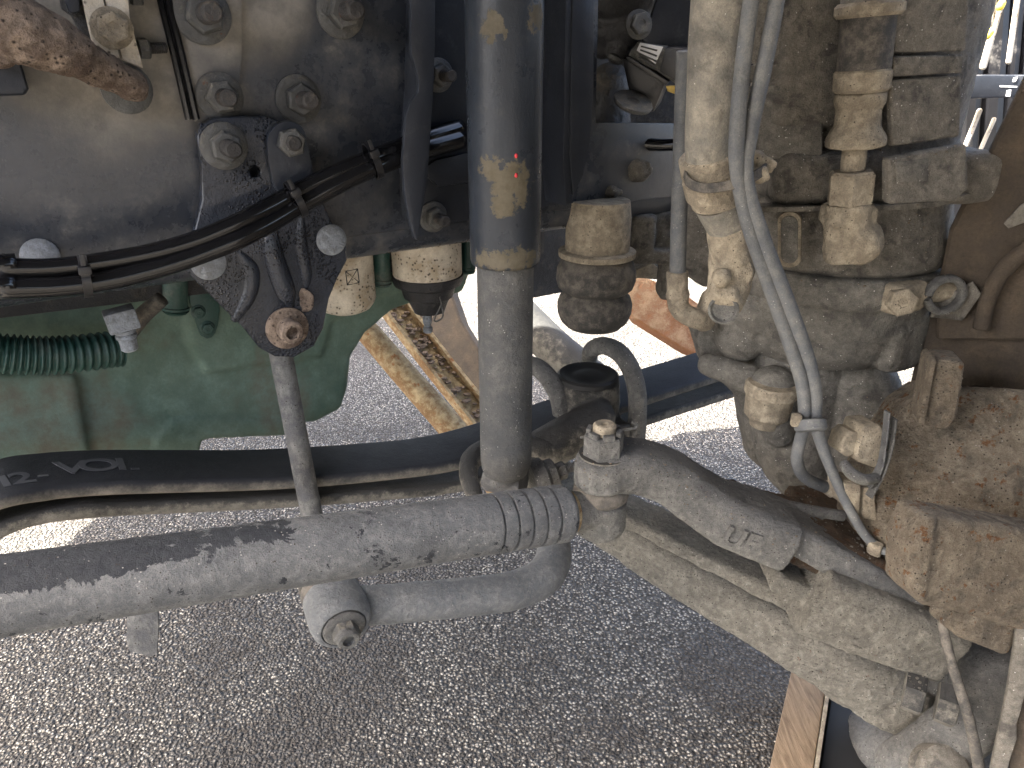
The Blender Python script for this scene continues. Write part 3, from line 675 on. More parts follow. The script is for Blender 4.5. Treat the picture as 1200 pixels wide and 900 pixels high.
# ---------------------------------------------------------------- drag link / tie rod
dl = thing('tie_rod', 'thick grey tie rod with peeling dark paint and a ringed end crossing the lower left', 'tie rod', at(330, 645, .58))
A = at(-60, 707, .435); B_ = at(662, 601, .675); D = (B_ - A).normalized(); A = A - D*.45; LEN = (B_-A).length
prof = [(0, .0315), (LEN-.095, .0310)]
rl = LEN - .09
for k in range(5):
    z0 = rl + k*.0165; prof += [(z0, .0312), (z0+.0005, .0282), (z0+.0028, .0282), (z0+.0034, .0312), (z0+.015, .0314)]
prof += [(LEN-.004, .0312), (LEN, .0290), (LEN, .024)]
add('tube', lathe(A, D, [q for q in prof], 64), M['drag'], dl, 25)
add('tab', plate([(149, 712), (166, 700), (184, 706), (186, 735), (184, 766), (178, 770), (152, 764), (148, 750)], Pl(at(166, 735, .60), Vector((.2, -1, .1))), 0, .004, .001), M['link'], dl)
je = at(688, 606, .70)
bs = at(703, 598, .70)
sock = cast([tube([(B_ - D*.01, .022), (B_ + D*.03, .0225), (bs, .023)], segs=24), lathe(bs - Z*.030, Z, [(0, .020), (.004, .026), (.012, .0295), (.045, .0295), (.048, .026)], 36)], .002, 4, .0006, 60)
add('ball_housing', sock, M['arm'], dl, 180)
add('rust_ring', lathe(B_ + D*.001, D, [(0, .0235), (.003, .0245), (.006, .0235)], 40), M['ochre'], dl)
add('rubber_boot', lathe(bs + Z*.017, Z, [(0, .0270), (.003, .0300), (.008, .0310), (.014, .0300), (.018, .0262), (.020, .022)], 40), M['rubber'], dl)

# ---------------------------------------------------------------- steering arm
sa = thing('steering_arm', 'curved forged grey steering arm with raised letters running down to the right', 'steering arm', at(850, 600, .66))
def flat_tube(P, hw, hh, k=.6):
    C_ = [Vector(q) for q in catmull([np.array(at(x, y, Y)) for x, y, Y in P], 6)]
    side = Vector((.12, -1, 0)).normalized(); n = len(C_)
    def sec(i):
        f = i/(n-1); a = np.interp(f, [0, 1], hw); b2 = np.interp(f, [0, .5, 1], hh); return rrect(a*2, b2*2, min(a, b2)*k, 4)
    return sweep(C_, side, sec)
armp = flat_tube([(700, 548, .70), (745, 546, .715), (782, 558, .72), (815, 580, .715), (850, 603, .705), (888, 618, .70), (915, 628, .70)], (.030, .040), (.024, .028, .030), .62)
armr = flat_tube([(735, 518, .745), (785, 530, .755), (830, 558, .75), (880, 580, .745), (930, 594, .74), (990, 605, .74)], (.006, .006), (.005, .006, .006), .5)
eyeA = lathe(bs + Z*.034, Z, [(0, .026), (.004, .0305), (.030, .0300), (.036, .0270), (.038, .022)], 40)
blk = box(at(985, 668, .665), (.085, .075, .060), Matrix.Rotation(R(-8), 3, 'Z') @ Matrix.Rotation(R(22), 3, 'Y'), .012)
armx = flat_tube([(850, 590, .715), (890, 602, .715), (935, 622, .71), (985, 650, .705), (1050, 690, .70)], (.036, .050), (.016, .017, .022), .5)
armm = cast([armp, armr, armx, eyeA], .0022, 3, .0009, 55, .0004)
add('arm', armm, M['arm'], sa, 180)
tz = bs + Z*.072
cn = lathe(tz, Z, [(0, .0215), (.001, .0225), (.024, .0225), (.026, .021)], 6, spin=.2)
add('castle_nut', cn, M['arm'], sa, 20)
for k in range(6):
    a = k*math.pi/3 + .2 + math.pi/6; v = Vector((math.cos(a), math.sin(a), 0))
    add('nut_prong', box(tz + v*.0160 + Z*.0275, (.0055, .0125, .0065), Matrix.Rotation(a, 3, 'Z'), .001), M['arm'], sa)
add('stud', lathe(tz, Z, [(.018, .0125), (.035, .0125), (.037, .010), (.037, .004), (.035, .003)], 24), M['tan2'], sa)
add('washer', lathe(bs + Z*.0715, Z, [(0, .026), (.0018, .026)], 30), M['leafdust'], sa)
p = tz + Z*.025; d = Vector((.95, .15, .1)).normalized()
add('split_pin', merge(tube([(p - d*.026, .0016), (p + d*.034, .0016)], segs=8), tube([(p+d*.034, .0016), (p+d*.036+Z*.004, .0016), (p+d*.030+Z*.008, .0016)], segs=8)), M['bolt'], sa)
for txt, px, py, sz in (('UF', 869, 634, .021), ('BRAZIL', 815, 597, .008)):
    if txt != 'UF': continue
    # raised lettering on the arm's flank
    pass
def project_on(me_obj, px, py):
    dg = bpy.context.evaluated_depsgraph_get(); dg.update()
    r = ray(px, py).normalized(); o = CAM - WL[me_obj]
    hit, loc, nrm, _ = me_obj.ray_cast(o, r)
    return (loc + WL[me_obj], nrm) if hit else (None, None)
armo = [c for c in sa.children if c.name.startswith('arm')][0]
h, n = project_on(armo, 868, 632)
if h:
    t = (at(900, 642, .675) - at(860, 628, .68)).normalized(); t = (t - n*t.dot(n)).normalized()
    add('raised_letter', word('UF', h, 0, .034, None, None, t, n.cross(t), n, .0004, .0022, 1.0, .0006), M['arm'], sa, 30)

# ---------------------------------------------------------------- axle beam with knuckle
axb = thing('axle_beam', 'tan dirt-caked forged axle beam sloping down to the right under the steering arm', 'axle', at(900, 720, .75))
P1 = flat_tube([(640, 560, 1.02), (700, 600, .93), (760, 640, .88), (830, 682, .83), (900, 722, .79), (960, 758, .76), (1030, 790, .74)], (.042, .048), (.026, .032, .040), .5)
P2 = flat_tube([(690, 580, .90), (760, 610, .86), (850, 655, .80), (930, 692, .76), (1010, 725, .73)], (.034, .040), (.010, .010, .014), .6)
bul = ball(at(1015, 775, .76), .075, (1.05, .9, .85))
kb = flat_tube([(940, 682, .69), (985, 700, .685), (1040, 720, .68), (1090, 740, .68)], (.052, .055), (.042, .040, .038), .4)
kb2 = box(at(915, 668, .70), (.040, .07, .022), Matrix.Rotation(R(24), 3, 'Y'), .003)
rim = lathe(at(1035, 800, .755), Vector((.35, .15, 1)), [(-.035, .06), (-.03, .066), (.0, .070), (.03, .06)], 36)
add('beam', cast([P1, P2, bul, kb, kb2, rim], .0026, 4, .0018, 38, .0009), M['axle'], axb, 180)
add('rusty_top', cast([flat_tube([(845, 590, .745), (885, 604, .74), (930, 620, .73), (985, 645, .72), (1070, 690, .71)], (.040, .052), (.016, .022, .030), .35), flat_tube([(930, 600, .78), (1000, 612, .78), (1060, 640, .78)], (.04, .05), (.02, .02, .02), .4)], .0026, 4, .003, 50, .0012), M['rust_top'], axb, 180)
add('boss', cast([lathe(at(952, 722, .70), Vector((-.2, -.6, -.4)), [(-.02, .02), (.004, .018), (.010, .012)], 20)], .002, 3, .001), M['arm'], axb, 180)
for px, py, Y, r in ((1056, 806, .62, .030), (1094, 820, .60, .030)):
    bolt(axb, at(px, py, Y+.012), Vector((.85, -.5, .02)), r*1.05, kind='head', mat=M['leafdust'], spin=.2, washer=False)

# ---------------------------------------------------------------- lower grey casting, dust shield
lc = thing('lower_casting', 'smooth grey dusty steering knuckle casting at the bottom right corner', 'knuckle', at(1060, 870, .68))
low = cast([ball(at(1030, 905, .78), .105, (1.0, .8, .62)), tube([(at(1000, 850, .80), .030), (at(1040, 885, .73), .050), (at(1120, 900, .66), .06)], segs=20, roundcap=True),
            tube([(at(1060, 900, .66), .035), (at(1130, 850, .64), .036), (at(1165, 790, .66), .040)], segs=20, roundcap=True), tube([(at(1010, 740, .80), .05), (at(1080, 775, .76), .05), (at(1180, 800, .72), .05)], segs=20, roundcap=True), lathe(at(1110, 905, .66), Vector((0, -.5, .6)), [(-.03, .055), (.02, .05), (.03, .04)], 30)], .003, 7, .0012, 45)
add('casting', low, M['arm'], lc, 180)
add('plug', lathe(at(1105, 905, .60), Vector((0, -.5, .5)), [(-.02, .030), (.006, .030), (.010, .024), (.012, .008)], 30), M['tan'], lc)
ds = thing('dust_shield', 'upright tan rough-edged shield plate at the right edge of the picture', 'shield', at(1185, 850, .55))
pl = Pl(at(1190, 850, .54), Vector((-.45, -.9, 0)))
rng = random.Random(3)
edge = [(1192, 730), (1186, 770), (1180, 810), (1172, 850), (1160, 905), (1155, 960)]
out = edge + [(x+13+rng.uniform(-3, 3), y) for x, y in [(1158, 960), (1164, 930), (1168, 905), (1172, 885), (1178, 868), (1181, 850), (1186, 835), (1186, 815), (1191, 800), (1192, 780), (1196, 760), (1202, 730)]]
add('rim', plate(out, pl, 0, .010, .002), M['tan'], ds)
add('panel', plate([(1175, 960), (1188, 860), (1198, 760), (1205, 700), (1300, 700), (1300, 960)], pl, -.012, .006, .001), M['browncav'], ds)
o = add('thin_wire', ytube([(1104, 728, .60, 5.5), (1112, 765, .58, 5.5), (1124, 805, .57, 6), (1136, 845, .56, 6), (1148, 905, .56, 6.5), (1152, 960, .56, 7)], segs=12), M['rubber'], None, 180)
tag(o, 'thin dark cable hanging down from the square block in the lower right corner', 'cable')

# ---------------------------------------------------------------- caliper block (square) and knuckle face
cb = thing('brake_caliper', 'square-cornered dusty brake caliper block at the right edge above the thin cable', 'brake caliper', at(1130, 680, .60))
pc = Pl(at(1120, 670, .55), Vector((.12, -.96, .16)))
face = [(1092, 612), (1104, 606), (1180, 618), (1300, 640), (1300, 790), (1190, 738), (1140, 724), (1084, 712), (1072, 700), (1076, 670)]
c1 = plate(face, pc, 0, .045, .008, segs=4)
c2 = plate([(1072, 640), (1086, 610), (1100, 606), (1086, 706), (1070, 698)], pc, .003, .045, .003)
c3 = plate([(1140, 722), (1190, 736), (1196, 752), (1182, 772), (1120, 748)], pc, -.012, .05, .008)
add('block', cast([c1, c2, c3], .0025, 4, .0008, 45, .0004), M['knuckle'], cb, 180)
kf = thing('hub_knuckle', 'large rusty tan knuckle surface with an upright grey rib at the right edge', 'hub', at(1100, 520, .75))
pk = Pl(at(1100, 520, .72), Vector((-.35, -.85, .45)))
k1 = plate([(1000, 610), (1012, 560), (1045, 500), (1062, 468), (1085, 455), (1140, 452), (1320, 460), (1320, 680), (1100, 680), (1040, 650)], pk, 0, .11, .02, segs=4)
k2 = ball(at(1165, 575, .86), .17, (1.15, .75, .85))
k3 = tube([(at(1015, 600, .76), .035), (at(1040, 560, .77), .05), (at(1090, 500, .80), .06)], segs=24, roundcap=True)
add('face', cast([k1, k2, k3], .003, 12, .0014, 26, .0006), M['knuckle'], kf, 180)
add('rib', plate([(1080, 492), (1097, 422), (1132, 424), (1122, 490), (1112, 505), (1086, 500)], Pl(at(1108, 460, .70), Vector((-.3, -.95, .1))), 0, .05, .006, segs=3), M['knuckle'], kf)
add('rib_side', plate([(1076, 496), (1091, 424), (1098, 421), (1084, 498)], Pl(at(1088, 460, .70), Vector((-.3, -.95, .1))), .001, .05, .003), M['knuckle'], kf)
# brown drum and tyre side, upper right
dr = thing('brake_drum', 'dark brown curved drum face filling the upper right edge', 'brake drum', at(1180, 300, .8))
pd = Pl(at(1150, 300, .80), Vector((-.5, -.85, 0)))
add('drum_wall', plate([(1215, 60), (1172, 150), (1140, 215), (1112, 272), (1100, 330), (1096, 400), (1330, 400), (1330, 60)], pd, 0, .03, .008, segs=3), M['browncav'], dr)
add('drum_wall', plate([(1085, 370), (1330, 350), (1330, 480), (1060, 480)], pd, -.02, .03, .006, segs=3), M['browncav'], dr)
add('lip', ftube([(1250, 275, 0, 10), (1205, 292, 0, 10), (1175, 318, 0, 10), (1158, 350, 0, 9), (1150, 385, 0, 9)], pl=Pl(at(1150, 300, .79), Vector((-.5, -.85, 0))), segs=12), M['browncav'], dr, 180)
add('panel_patch', plate([(1176, 262), (1196, 240), (1230, 225), (1230, 250), (1182, 268)], pd, .004, .003, .001), M['leafdust'], dr)
add('edge_sheet', plate([(1094, 355), (1140, 330), (1150, 345), (1128, 376), (1090, 372)], pd, .012, .004, .001), M['tan'], dr)

wh = thing('shade_wheel', 'unseen lorry tyre on its rim, added at the right to darken that side', 'wheel', (1.0, .12, 0))  # out of view, added to block light on the right side
wc = Vector((.65, .20, .50)); wa = Vector((1, .12, 0)).normalized()
add('shade_tyre_casing', lathe(wc, wa, [(.02, .27), (.0, .29), (-.01, .34), (-.008, .42), (.012, .47), (.03, .495), (.26, .495), (.28, .47), (.30, .42), (.30, .34), (.28, .27)], 64), M['rubber'], wh)
add('rim', lathe(wc, wa, [(.03, .10), (.03, .20), (.025, .265), (.05, .272), (.25, .272), (.26, .2)], 48), M['browncav'], wh)
# ---------------------------------------------------------------- brake chamber (upright, dusty)
bc = thing('brake_chamber', 'large tan dusty upright brake chamber with a clamp band round its middle', 'brake chamber', at(960, 560, .88))
CY = .93
def cax(px, py): q = at(px, py, CY); return q
cx0 = at(968, 340, CY).x; cz = at(968, 342, CY-.12).z
def Cz(py, dy=-.12): return at(968, py, CY+dy).z
cc = Vector((cx0, CY, 0))
zc = Cz(342)
def L_(prof, c=cc, seg=56): return lathe(c, Z, prof, seg)
# lower can, below the band
can = L_([(Cz(452), .070), (Cz(446), .092), (Cz(430), .108), (Cz(400), .119), (Cz(365), .127), (Cz(350), .129)])
add('lower_can', cast([can, box(Vector((cx0+.055, CY-.08, Cz(410))), (.06, .06, .07), Matrix.Rotation(R(25), 3, 'Z'), .012), ball(Vector((cx0-.11, CY-.02, Cz(420))), .036, (1, 1, 1.2)), ball(Vector((cx0-.10, CY-.04, Cz(385))), .035)], .003, 6, .0016, 30, .0005), M['chamber'], bc, 180)
# clamp band
band = L_([(Cz(364), .128), (Cz(362), .134), (Cz(356), .1365), (Cz(334), .1365), (Cz(328), .134), (Cz(326), .128)])
add('clamp_band', band, M['chamber'], bc, 50)
# upper can, steps and cover plates
upc = [L_([(Cz(328), .120), (Cz(322), .128), (Cz(316), .130), (Cz(300), .129), (Cz(270), .124), (Cz(248), .120), (Cz(243), .118)])]
c2 = Vector((at(985, 200, CY-.02).x, CY-.01, 0))
upc += [box(Vector((c2.x+.010, CY-.03, (Cz(240)+Cz(178))/2)), (.245, .20, Cz(178)-Cz(240)), None, .016, 3)]
upc += [lathe(Vector((c2.x+.018, CY-.02, 0)), Z, [(Cz(182), .097), (Cz(176), .101), (Cz(100), .102), (Cz(97), .100), (Cz(94), .102), (Cz(20), .103), (Cz(-80), .103)], 56)]
upc += [box(Vector((c2.x-.075, CY-.075, (Cz(150)+Cz(-60))/2)), (.10, .10, Cz(-60)-Cz(150)), None, .014, 3)]
add('upper_body', cast(upc, .0032, 5, .0014, 25, .0006), M['tan'], bc, 180)
# raised cover panels + seams
pf = Pl(at(900, 130, .815), Vector((-.12, -1, 0)))
add('cover_panel', plate([(868, 102), (965, 96), (964, 182), (868, 190)], pf, .002, .010, .003, segs=3), M['chamber'], bc)
add('cover_panel', plate([(868, 78), (972, 68), (972, 92), (868, 98)], pf, .004, .010, .003, segs=3), M['tan'], bc)
add('cover_panel', plate([(868, -40), (976, -40), (974, 66), (868, 76)], pf, .001, .010, .003, segs=3), M['tan'], bc)
pg = Pl(at(1060, 210, .765), Vector((.18, -1, 0)))
add('cover_panel', plate([(1042, 186), (1134, 168), (1136, 222), (1120, 236), (1042, 240)], pg, .006, .014, .005, segs=3), M['tan'], bc)
add('cover_panel', plate([(1044, 94), (1128, 88), (1126, 160), (1046, 172)], pg, -.004, .010, .004, segs=3), M['tan'], bc)
add('cover_panel', plate([(1048, 66), (1130, 64), (1129, 85), (1046, 90)], pg, -.003, .010, .003, segs=3), M['tan'], bc)
add('cover_panel', plate([(1046, -40), (1140, -40), (1132, 60), (1048, 62)], pg, -.005, .010, .003, segs=3), M['tan'], bc)
add('name_plate', plate([(1050, 190), (1088, 186), (1088, 212), (1052, 214)], pg, .0075, .003, .001), M['chamber'], bc)
add('lip', plate([(870, 243), (1040, 240), (1100, 236), (1138, 226), (1136, 232), (1098, 243), (1040, 247), (870, 249)], Pl(at(1000, 240, .80), Vector((0, -1, .1))), .012, .06, .002), M['tan'], bc)
# oval breather
ov = [(911+14*math.cos(a), 281 + (22 if math.sin(a) > 0 else -22) + 11*math.sin(a)) for a in np.linspace(0, 2*math.pi, 28)[:-1]]
po = Pl(at(911, 281, CY-.122), Vector((-.42, -1, 0)))
add('breather_slot', plate([(x+(x-925)*.0+14, y) for x, y in ov], po, .004, .010, .0015), M['tan2'], bc)
add('breather_slot', plate([(925+(x-911)*.72, 281+(y-281)*.84) for x, y in ov], po, .0055, .010, .001), M['chamber'], bc)
# band bolts
bl1 = at(1058, 347, .80)
add('clamp_lug', cast([box(bl1, (.05, .03, .034), Matrix.Rotation(R(30), 3, 'Z'), .006), tube([(bl1+Vector((-.01, 0, 0)), .014), (bl1+Vector((.06, .01, .004)), .011), (bl1+Vector((.085, .012, .006)), .008)], segs=16, roundcap=True)], .002, 4, .0008), M['tan2'], bc, 180)
bolt(bc, bl1+Vector((-.012, -.014, 0)), Vector((-.1, -1, .1)), .021, kind='head', mat=M['tan2'], washer=False, spin=.3)
rg = bl1 + Vector((.042, -.006, .004)); C_ = [rg + Vector((math.cos(a)*.019, -.002, math.sin(a)*.019)) for a in np.linspace(0, 2*math.pi, 25)]
add('clamp_loop', sweep(C_, Vector((0, 1, 0)), lambda i: rrect(.012, .008, .003, 2)), M['arm'], bc, 50)
# neck below
nk = cast([tube([(Vector((at(930, 450, .93).x, .93, Cz(445))), .070), (at(932, 490, .91), .062), (at(935, 530, .90), .055), (at(945, 560, .89), .042)], segs=28, roundcap=True),
           tube([(at(905, 455, .86), .030), (at(905, 480, .86), .031), (at(912, 505, .86), .022)], segs=20, roundcap=True), tube([(at(1000, 440, .9), .05), (at(1010, 480, .88), .05), (at(1000, 540, .86), .035)], segs=20, roundcap=True)], .003, 7, .0014, 30)
add('neck', nk, M['chamber'], bc, 180)
add('neck_ring', lathe(at(905, 452, .85), Vector((-.05, 0, -1)), [(-.004, .030), (0, .033), (.010, .033), (.014, .030), (.040, .028), (.048, .020), (.056, .018)], 32), M['tan2'], bc)
# left web below the chamber
lw = thing('support_casting', 'grey webbed casting tapering down to the left of the brake chamber neck', 'casting', at(860, 420, .95))
add('casting', cast([plate([(812, 385), (822, 372), (880, 372), (900, 440), (890, 520), (905, 560), (880, 540), (868, 470), (825, 430)], vplane(860, 420, .93, 0), 0, .05, .006), tube([(at(830, 427, .90), .015), (at(880, 445, .88), .02)], segs=16, roundcap=True)], .003, 5, .0012), M['chamber'], lw, 180)

# ---------------------------------------------------------------- valve column with black sleeve
vc = thing('air_line_fitting', 'stack of dusty hex fittings with a black sleeve in front of the brake chamber', 'pipe fitting', at(985, 300, .78))
def vx(py, Y=.775): return at(1020 - py*.105, py, Y)
def seg_(py0, py1, r0, r1, n, mat, name, Y=.775, e=.003, segs=32):
    a, b2 = vx(py0, Y), vx(py1, Y); d = b2-a; L = d.length
    add(name, lathe(a, d, [(0, r0-e), (e, r0), (L-e, r1), (L, r1-e)], segs, spin=.3), mat, vc, 30 if segs > 8 else 15)
seg_(-50, 12, .026, .026, 0, M['hosebig'], 'sleeve'); seg_(2, 20, .031, .031, 0, M['tan2'], 'collar')
seg_(14, 82, .0245, .025, 0, M['rubber'], 'black_sleeve', e=.001)
seg_(80, 108, .0265, .0265, 0, M['tan2'], 'collar')
a, b2 = vx(108), vx(172); d = b2-a; L = d.length
add('valve_body', cast([lathe(a, d, [(0, .024), (L*.15, .0245), (L*.3, .021), (L*.6, .022), (L*.85, .029), (L, .028)], 32)], .002, 3, .0008), M['tan2'], vc, 180)
seg_(170, 202, .012, .012, 0, M['tan2'], 'neck', segs=20)
seg_(200, 240, .0235, .0235, 0, M['tan2'], 'hex_nut', segs=6)
a, b2 = vx(238), vx(306); d = b2-a; L = d.length
add('elbow_body', cast([lathe(a, d, [(0, .023), (L*.3, .024), (L*.6, .022), (L, .020)], 32), ball(vx(282) + Vector((.012, -.004, 0)), .025), box(vx(252), (.046, .04, .02), Matrix.Rotation(.2, 3, 'Z'), .004)], .002, 4, .0014, 60), M['tan2'], vc, 180)

# ---------------------------------------------------------------- big air hose with clamps
ah = thing('air_hose', 'thick dusty grey air hose curving down with clamps and an elbow at its lower end', 'hose', at(840, 180, .72))
add('hose', ytube([(858, -70, .70, 42), (850, -10, .70, 39), (842, 50, .705, 35), (836, 110, .71, 31), (832, 160, .72, 29), (832, 195, .73, 28)], segs=32), M['hosebig'], ah, 180)
A1, B1 = at(831, 178, .73), at(842, 236, .74); d = (B1-A1); L = d.length
add('clamp_collar', lathe(A1, d, [(0, .027), (.002, .0295), (L*.35, .0300), (L*.37, .0285), (L*.45, .0285), (L*.47, .0305), (L*.8, .0300), (L*.82, .028), (L, .026)], 40), M['tan2'], ah)
A2 = at(855, 268, .75); d2 = (A2-B1)
add('hose_end', lathe(B1 - d2*.05, d2, [(0, .024), (d2.length*1.05, .021)], 36), M['hosebig'], ah)
A3 = at(857, 305, .75); d3 = A3-A2
add('pipe_end', cast([lathe(A2 - d3*.1, d3, [(0, .0235), (d3.length*.5, .0225), (d3.length*1.2, .021)], 32)], .002, 3, .0006), M['tan2'], ah, 180)
el = cast([tube([(at(858, 300, .755), .024), (at(856, 325, .75), .0225), (at(850, 350, .745), .021)], segs=28, roundcap=True), lathe(at(850, 345, .74), at(848, 366, .72)-at(850, 345, .74), [(0, .020), (.015, .0195), (.018, .017)], 6), ball(at(845, 325, .725), .010), lathe(at(866, 318, .74), Vector((-.4, -1, .1)), [(-.01, .016), (.006, .015)], 20)], .002, 3, .0012, 70)
add('elbow', el, M['tan2'], ah, 180)
add('end_plug', lathe(at(848, 362, .725), (at(846, 372, .70)-at(848, 362, .725)), [(0, .0155), (.004, .0155), (.005, .013), (.002, .011)], 28), M['arm'], ah)
def band(c, d, r, w, h, mat, par, nm='band'):
    add(nm, lathe(c - d.normalized()*w/2, d, [(0, r), (.0006, r+h), (w-.0006, r+h), (w, r)], 44), mat, par)
# rubber strap that ties hose and cables together
o = thing('rubber_strap', 'dark rubber strap tied round the thick hose and the twin grey cables', 'strap', at(850, 212, .70))
CS = [at(802, 196, .735), at(806, 212, .71), at(822, 220, .695), at(845, 219, .685), at(870, 213, .68), at(890, 203, .685), at(900, 194, .70)]
C_ = [Vector(q) for q in catmull([np.array(c) for c in CS], 6)]
add('strap', sweep(C_, Vector((0, .2, 1)).normalized(), lambda i: rrect(.009, .003, .001, 2)), M['rubber'], o)
add('knot', cast([box(at(898, 192, .70), (.016, .012, .012), Matrix.Rotation(.5, 3, 'Y'), .003), box(at(892, 205, .69), (.013, .01, .014), Matrix.Rotation(-.4, 3, 'Y'), .003), ball(at(886, 186, .70), .008)], .0015, 3, .0008), M['tan2'], o, 180)

# ---------------------------------------------------------------- twin grey cables
for lab, P in (('left cable of the grey pair running down over the brake chamber to the clip', [(886, -60, .66, 10), (880, 0, .66, 9.5), (870, 80, .67, 9.5), (864, 150, .675, 9.5), (864, 200, .68, 9), (877, 262, .69, 9), (900, 330, .70, 8.5), (925, 400, .71, 8.5), (940, 450, .71, 8), (943, 492, .71, 7.5), (938, 515, .72, 7), (934, 540, .73, 7), (944, 560, .75, 7), (970, 572, .77, 7)]),
               ('right cable of the grey pair, running on down to the axle', [(918, -60, .665, 9.5), (910, 0, .665, 9.5), (895, 80, .672, 9.5), (880, 150, .68, 9.5), (874, 210, .682, 9), (895, 280, .69, 8.5), (922, 350, .70, 8.5), (945, 415, .71, 8.5), (955, 460, .71, 8), (956, 495, .71, 7.5), (968, 535, .71, 6.5), (990, 585, .70, 6), (1010, 622, .69, 5.5), (1026, 640, .685, 5.5)])):
    c = add('grey_cable', ytube(P, segs=16), M['cable'], None, 180); tag(c, lab, 'cable', 'twin grey cables')
ct = thing('cable_clip', 'grey plastic clip joining the twin cables above the steering knuckle', 'clip', at(948, 497, .70))
add('clip_band', lathe(at(949, 492, .705), at(950, 502, .70)-at(949, 492, .705), [(0, .0145), (.001, .0165), (.010, .0165), (.012, .0145)], 28), M['cable'], ct)
add('clip_lug', box(at(933, 492, .70), (.010, .008, .014), None, .002), M['tan2'], ct)
ce = thing('cable_end', 'small hex end fitting of the grey cable lying on the axle', 'fitting', at(1026, 645, .68))
add('hex_nut', lathe(at(1018, 640, .685), at(1034, 646, .675)-at(1018, 640, .685), [(0, .007), (.002, .0085), (.012, .0085), (.014, .007)], 6), M['tan2'], ce, 20)
add('lead', ytube([(1030, 644, .68, 5), (1048, 650, .67, 5), (1064, 664, .66, 6)], segs=12), M['cable'], ce, 180)
ag = thing('gland_fitting', 'small pale gland where the left grey cable enters the axle', 'fitting', at(975, 572, .77))
add('gland', lathe(at(966, 568, .77), at(984, 580, .765)-at(966, 568, .77), [(0, .006), (.003, .009), (.014, .0095), (.016, .007), (.028, .007)], 20), M['tan2'], ag)

# ---------------------------------------------------------------- small sensor parts beside the knuckle
sn = thing('slack_adjuster', 'pair of tan blocks held by thin bent steel straps left of the rusty knuckle', 'adjuster', at(1010, 560, .75))
ps = Pl(at(1010, 550, .71), Vector((.1, -1, .15)))
add('block', plate([(990, 512), (998, 506), (1010, 508), (1004, 532), (994, 537), (984, 530)], ps, .0, .03, .004, segs=3), M['tan2'], sn)
add('block', plate([(1012, 500), (1032, 498), (1038, 506), (1028, 550), (1006, 542), (1004, 528)], ps, .006, .04, .004, segs=3), M['tan2'], sn)
add('block', plate([(990, 566), (1010, 568), (1008, 605), (998, 600), (990, 580)], ps, .008, .04, .004), M['tan2'], sn)
add('block', plate([(1012, 572), (1026, 570), (1028, 612), (1010, 608)], ps, .004, .04, .004), M['tan2'], sn)
add('cup', ytube([(990, 545, .695, 6), (998, 555, .685, 7), (1012, 562, .68, 7), (1026, 560, .685, 6)], segs=12, roundcap=True), M['arm'], sn, 180)
for P, m in (([(1040, 482), (1036, 520), (1030, 550), (1016, 570)], 'link'), ([(1048, 490), (1044, 520), (1034, 552), (1018, 582)], 'arm')):
    C_ = [Vector(q) for q in catmull([np.array(ps(x, y, .022)) for x, y in P], 5)]
    add('strap', sweep(C_, Vector((0, 1, .2)).normalized(), lambda i: rrect(.012, .0022, .0008, 1)), M[m], sn)

# ---------------------------------------------------------------- bump stop
bs_ = thing('bump_stop', 'ribbed grey rubber bump stop under a pale metal cup right of the shock absorber', 'bump stop', at(697, 392, .99))
bx = at(698, 330, .99); zb1 = at(698, 391, .955).z
def bz(py): return at(698, py, .955).z
rr1 = rad(698, 330, .99, 43)
c = Vector((bx.x, .99, 0))
add('rubber_bellows', lathe(c, Z, [(bz(394), rr1*.55), (bz(391), rr1*.76), (bz(384), rr1*.93), (bz(374), rr1*1.02), (bz(364), rr1*1.03), (bz(356), rr1*.97), (bz(352), rr1*.86), (bz(350), rr1*.84), (bz(348), rr1*.92), (bz(344), rr1*1.02), (bz(335), rr1*1.08), (bz(322), rr1*1.06), (bz(312), rr1*.96), (bz(308), rr1*.86), (bz(304), rr1*.6)], 56), M['rubber'], bs_, 60)
add('flange_ring', lathe(c, Z, [(bz(308), rr1*.95), (bz(307), rr1*1.03), (bz(301), rr1*1.04), (bz(299), rr1*.95)], 48), M['tan2'], bs_)
add('metal_cup', lathe(c, Z, [(bz(304), rr1*.84), (bz(300), rr1*.86), (bz(262), rr1*.86), (bz(240), rr1*.8)], 48), M['tan2'], bs_)

# ---------------------------------------------------------------- thin pipe with elbow
tp = thing('thin_pipe', 'thin grey upright pipe ending in a tan elbow left of the brake chamber', 'pipe', at(800, 370, .86))
add('pipe', ytube([(802, 60, .85, 9.5), (799, 150, .86, 9.5), (796, 240, .865, 9.5), (794, 322, .87, 9.5)], segs=20), M['cable'], tp, 180)
add('elbow', cast([ytube([(794, 318, .87, 12.5), (794, 345, .87, 12.5), (797, 362, .87, 12), (812, 372, .87, 12), (828, 376, .88, 12)], segs=20), ytube([(794, 343, .87, 14), (794, 348, .87, 14)], segs=20), ytube([(825, 376, .88, 13), (832, 350, .89, 12)], segs=16, roundcap=True)], .002, 3, .0008), M['tan2'], tp, 180)

# clutter of tan castings between the bump stop and the pipe
kc = thing('valve_block', 'tan dirty valve block with hex nuts between the bump stop and the thin pipe', 'valve', at(765, 290, 1.08))
add('body', cast([box(at(775, 268, 1.10), (.10, .06, .06), None, .01), box(at(752, 270, 1.06), (.035, .04, .05), None, .006), box(at(785, 310, 1.08), (.03, .05, .10), None, .008), box(at(758, 299, 1.06), (.07, .03, .022), None, .006), tube([(at(820, 250, 1.0), .024), (at(812, 290, 1.0), .028), (at(830, 315, 1.0), .026)], segs=16, roundcap=True), ball(at(828, 300, 1.0), .035)], .003, 4, .0014, 40), M['tan'], kc, 180)
add('under_plate', plate([(742, 318), (765, 308), (792, 330), (745, 326)], vplane(765, 320, 1.12, 10), 0, .03, .003), M['tan2'], kc)

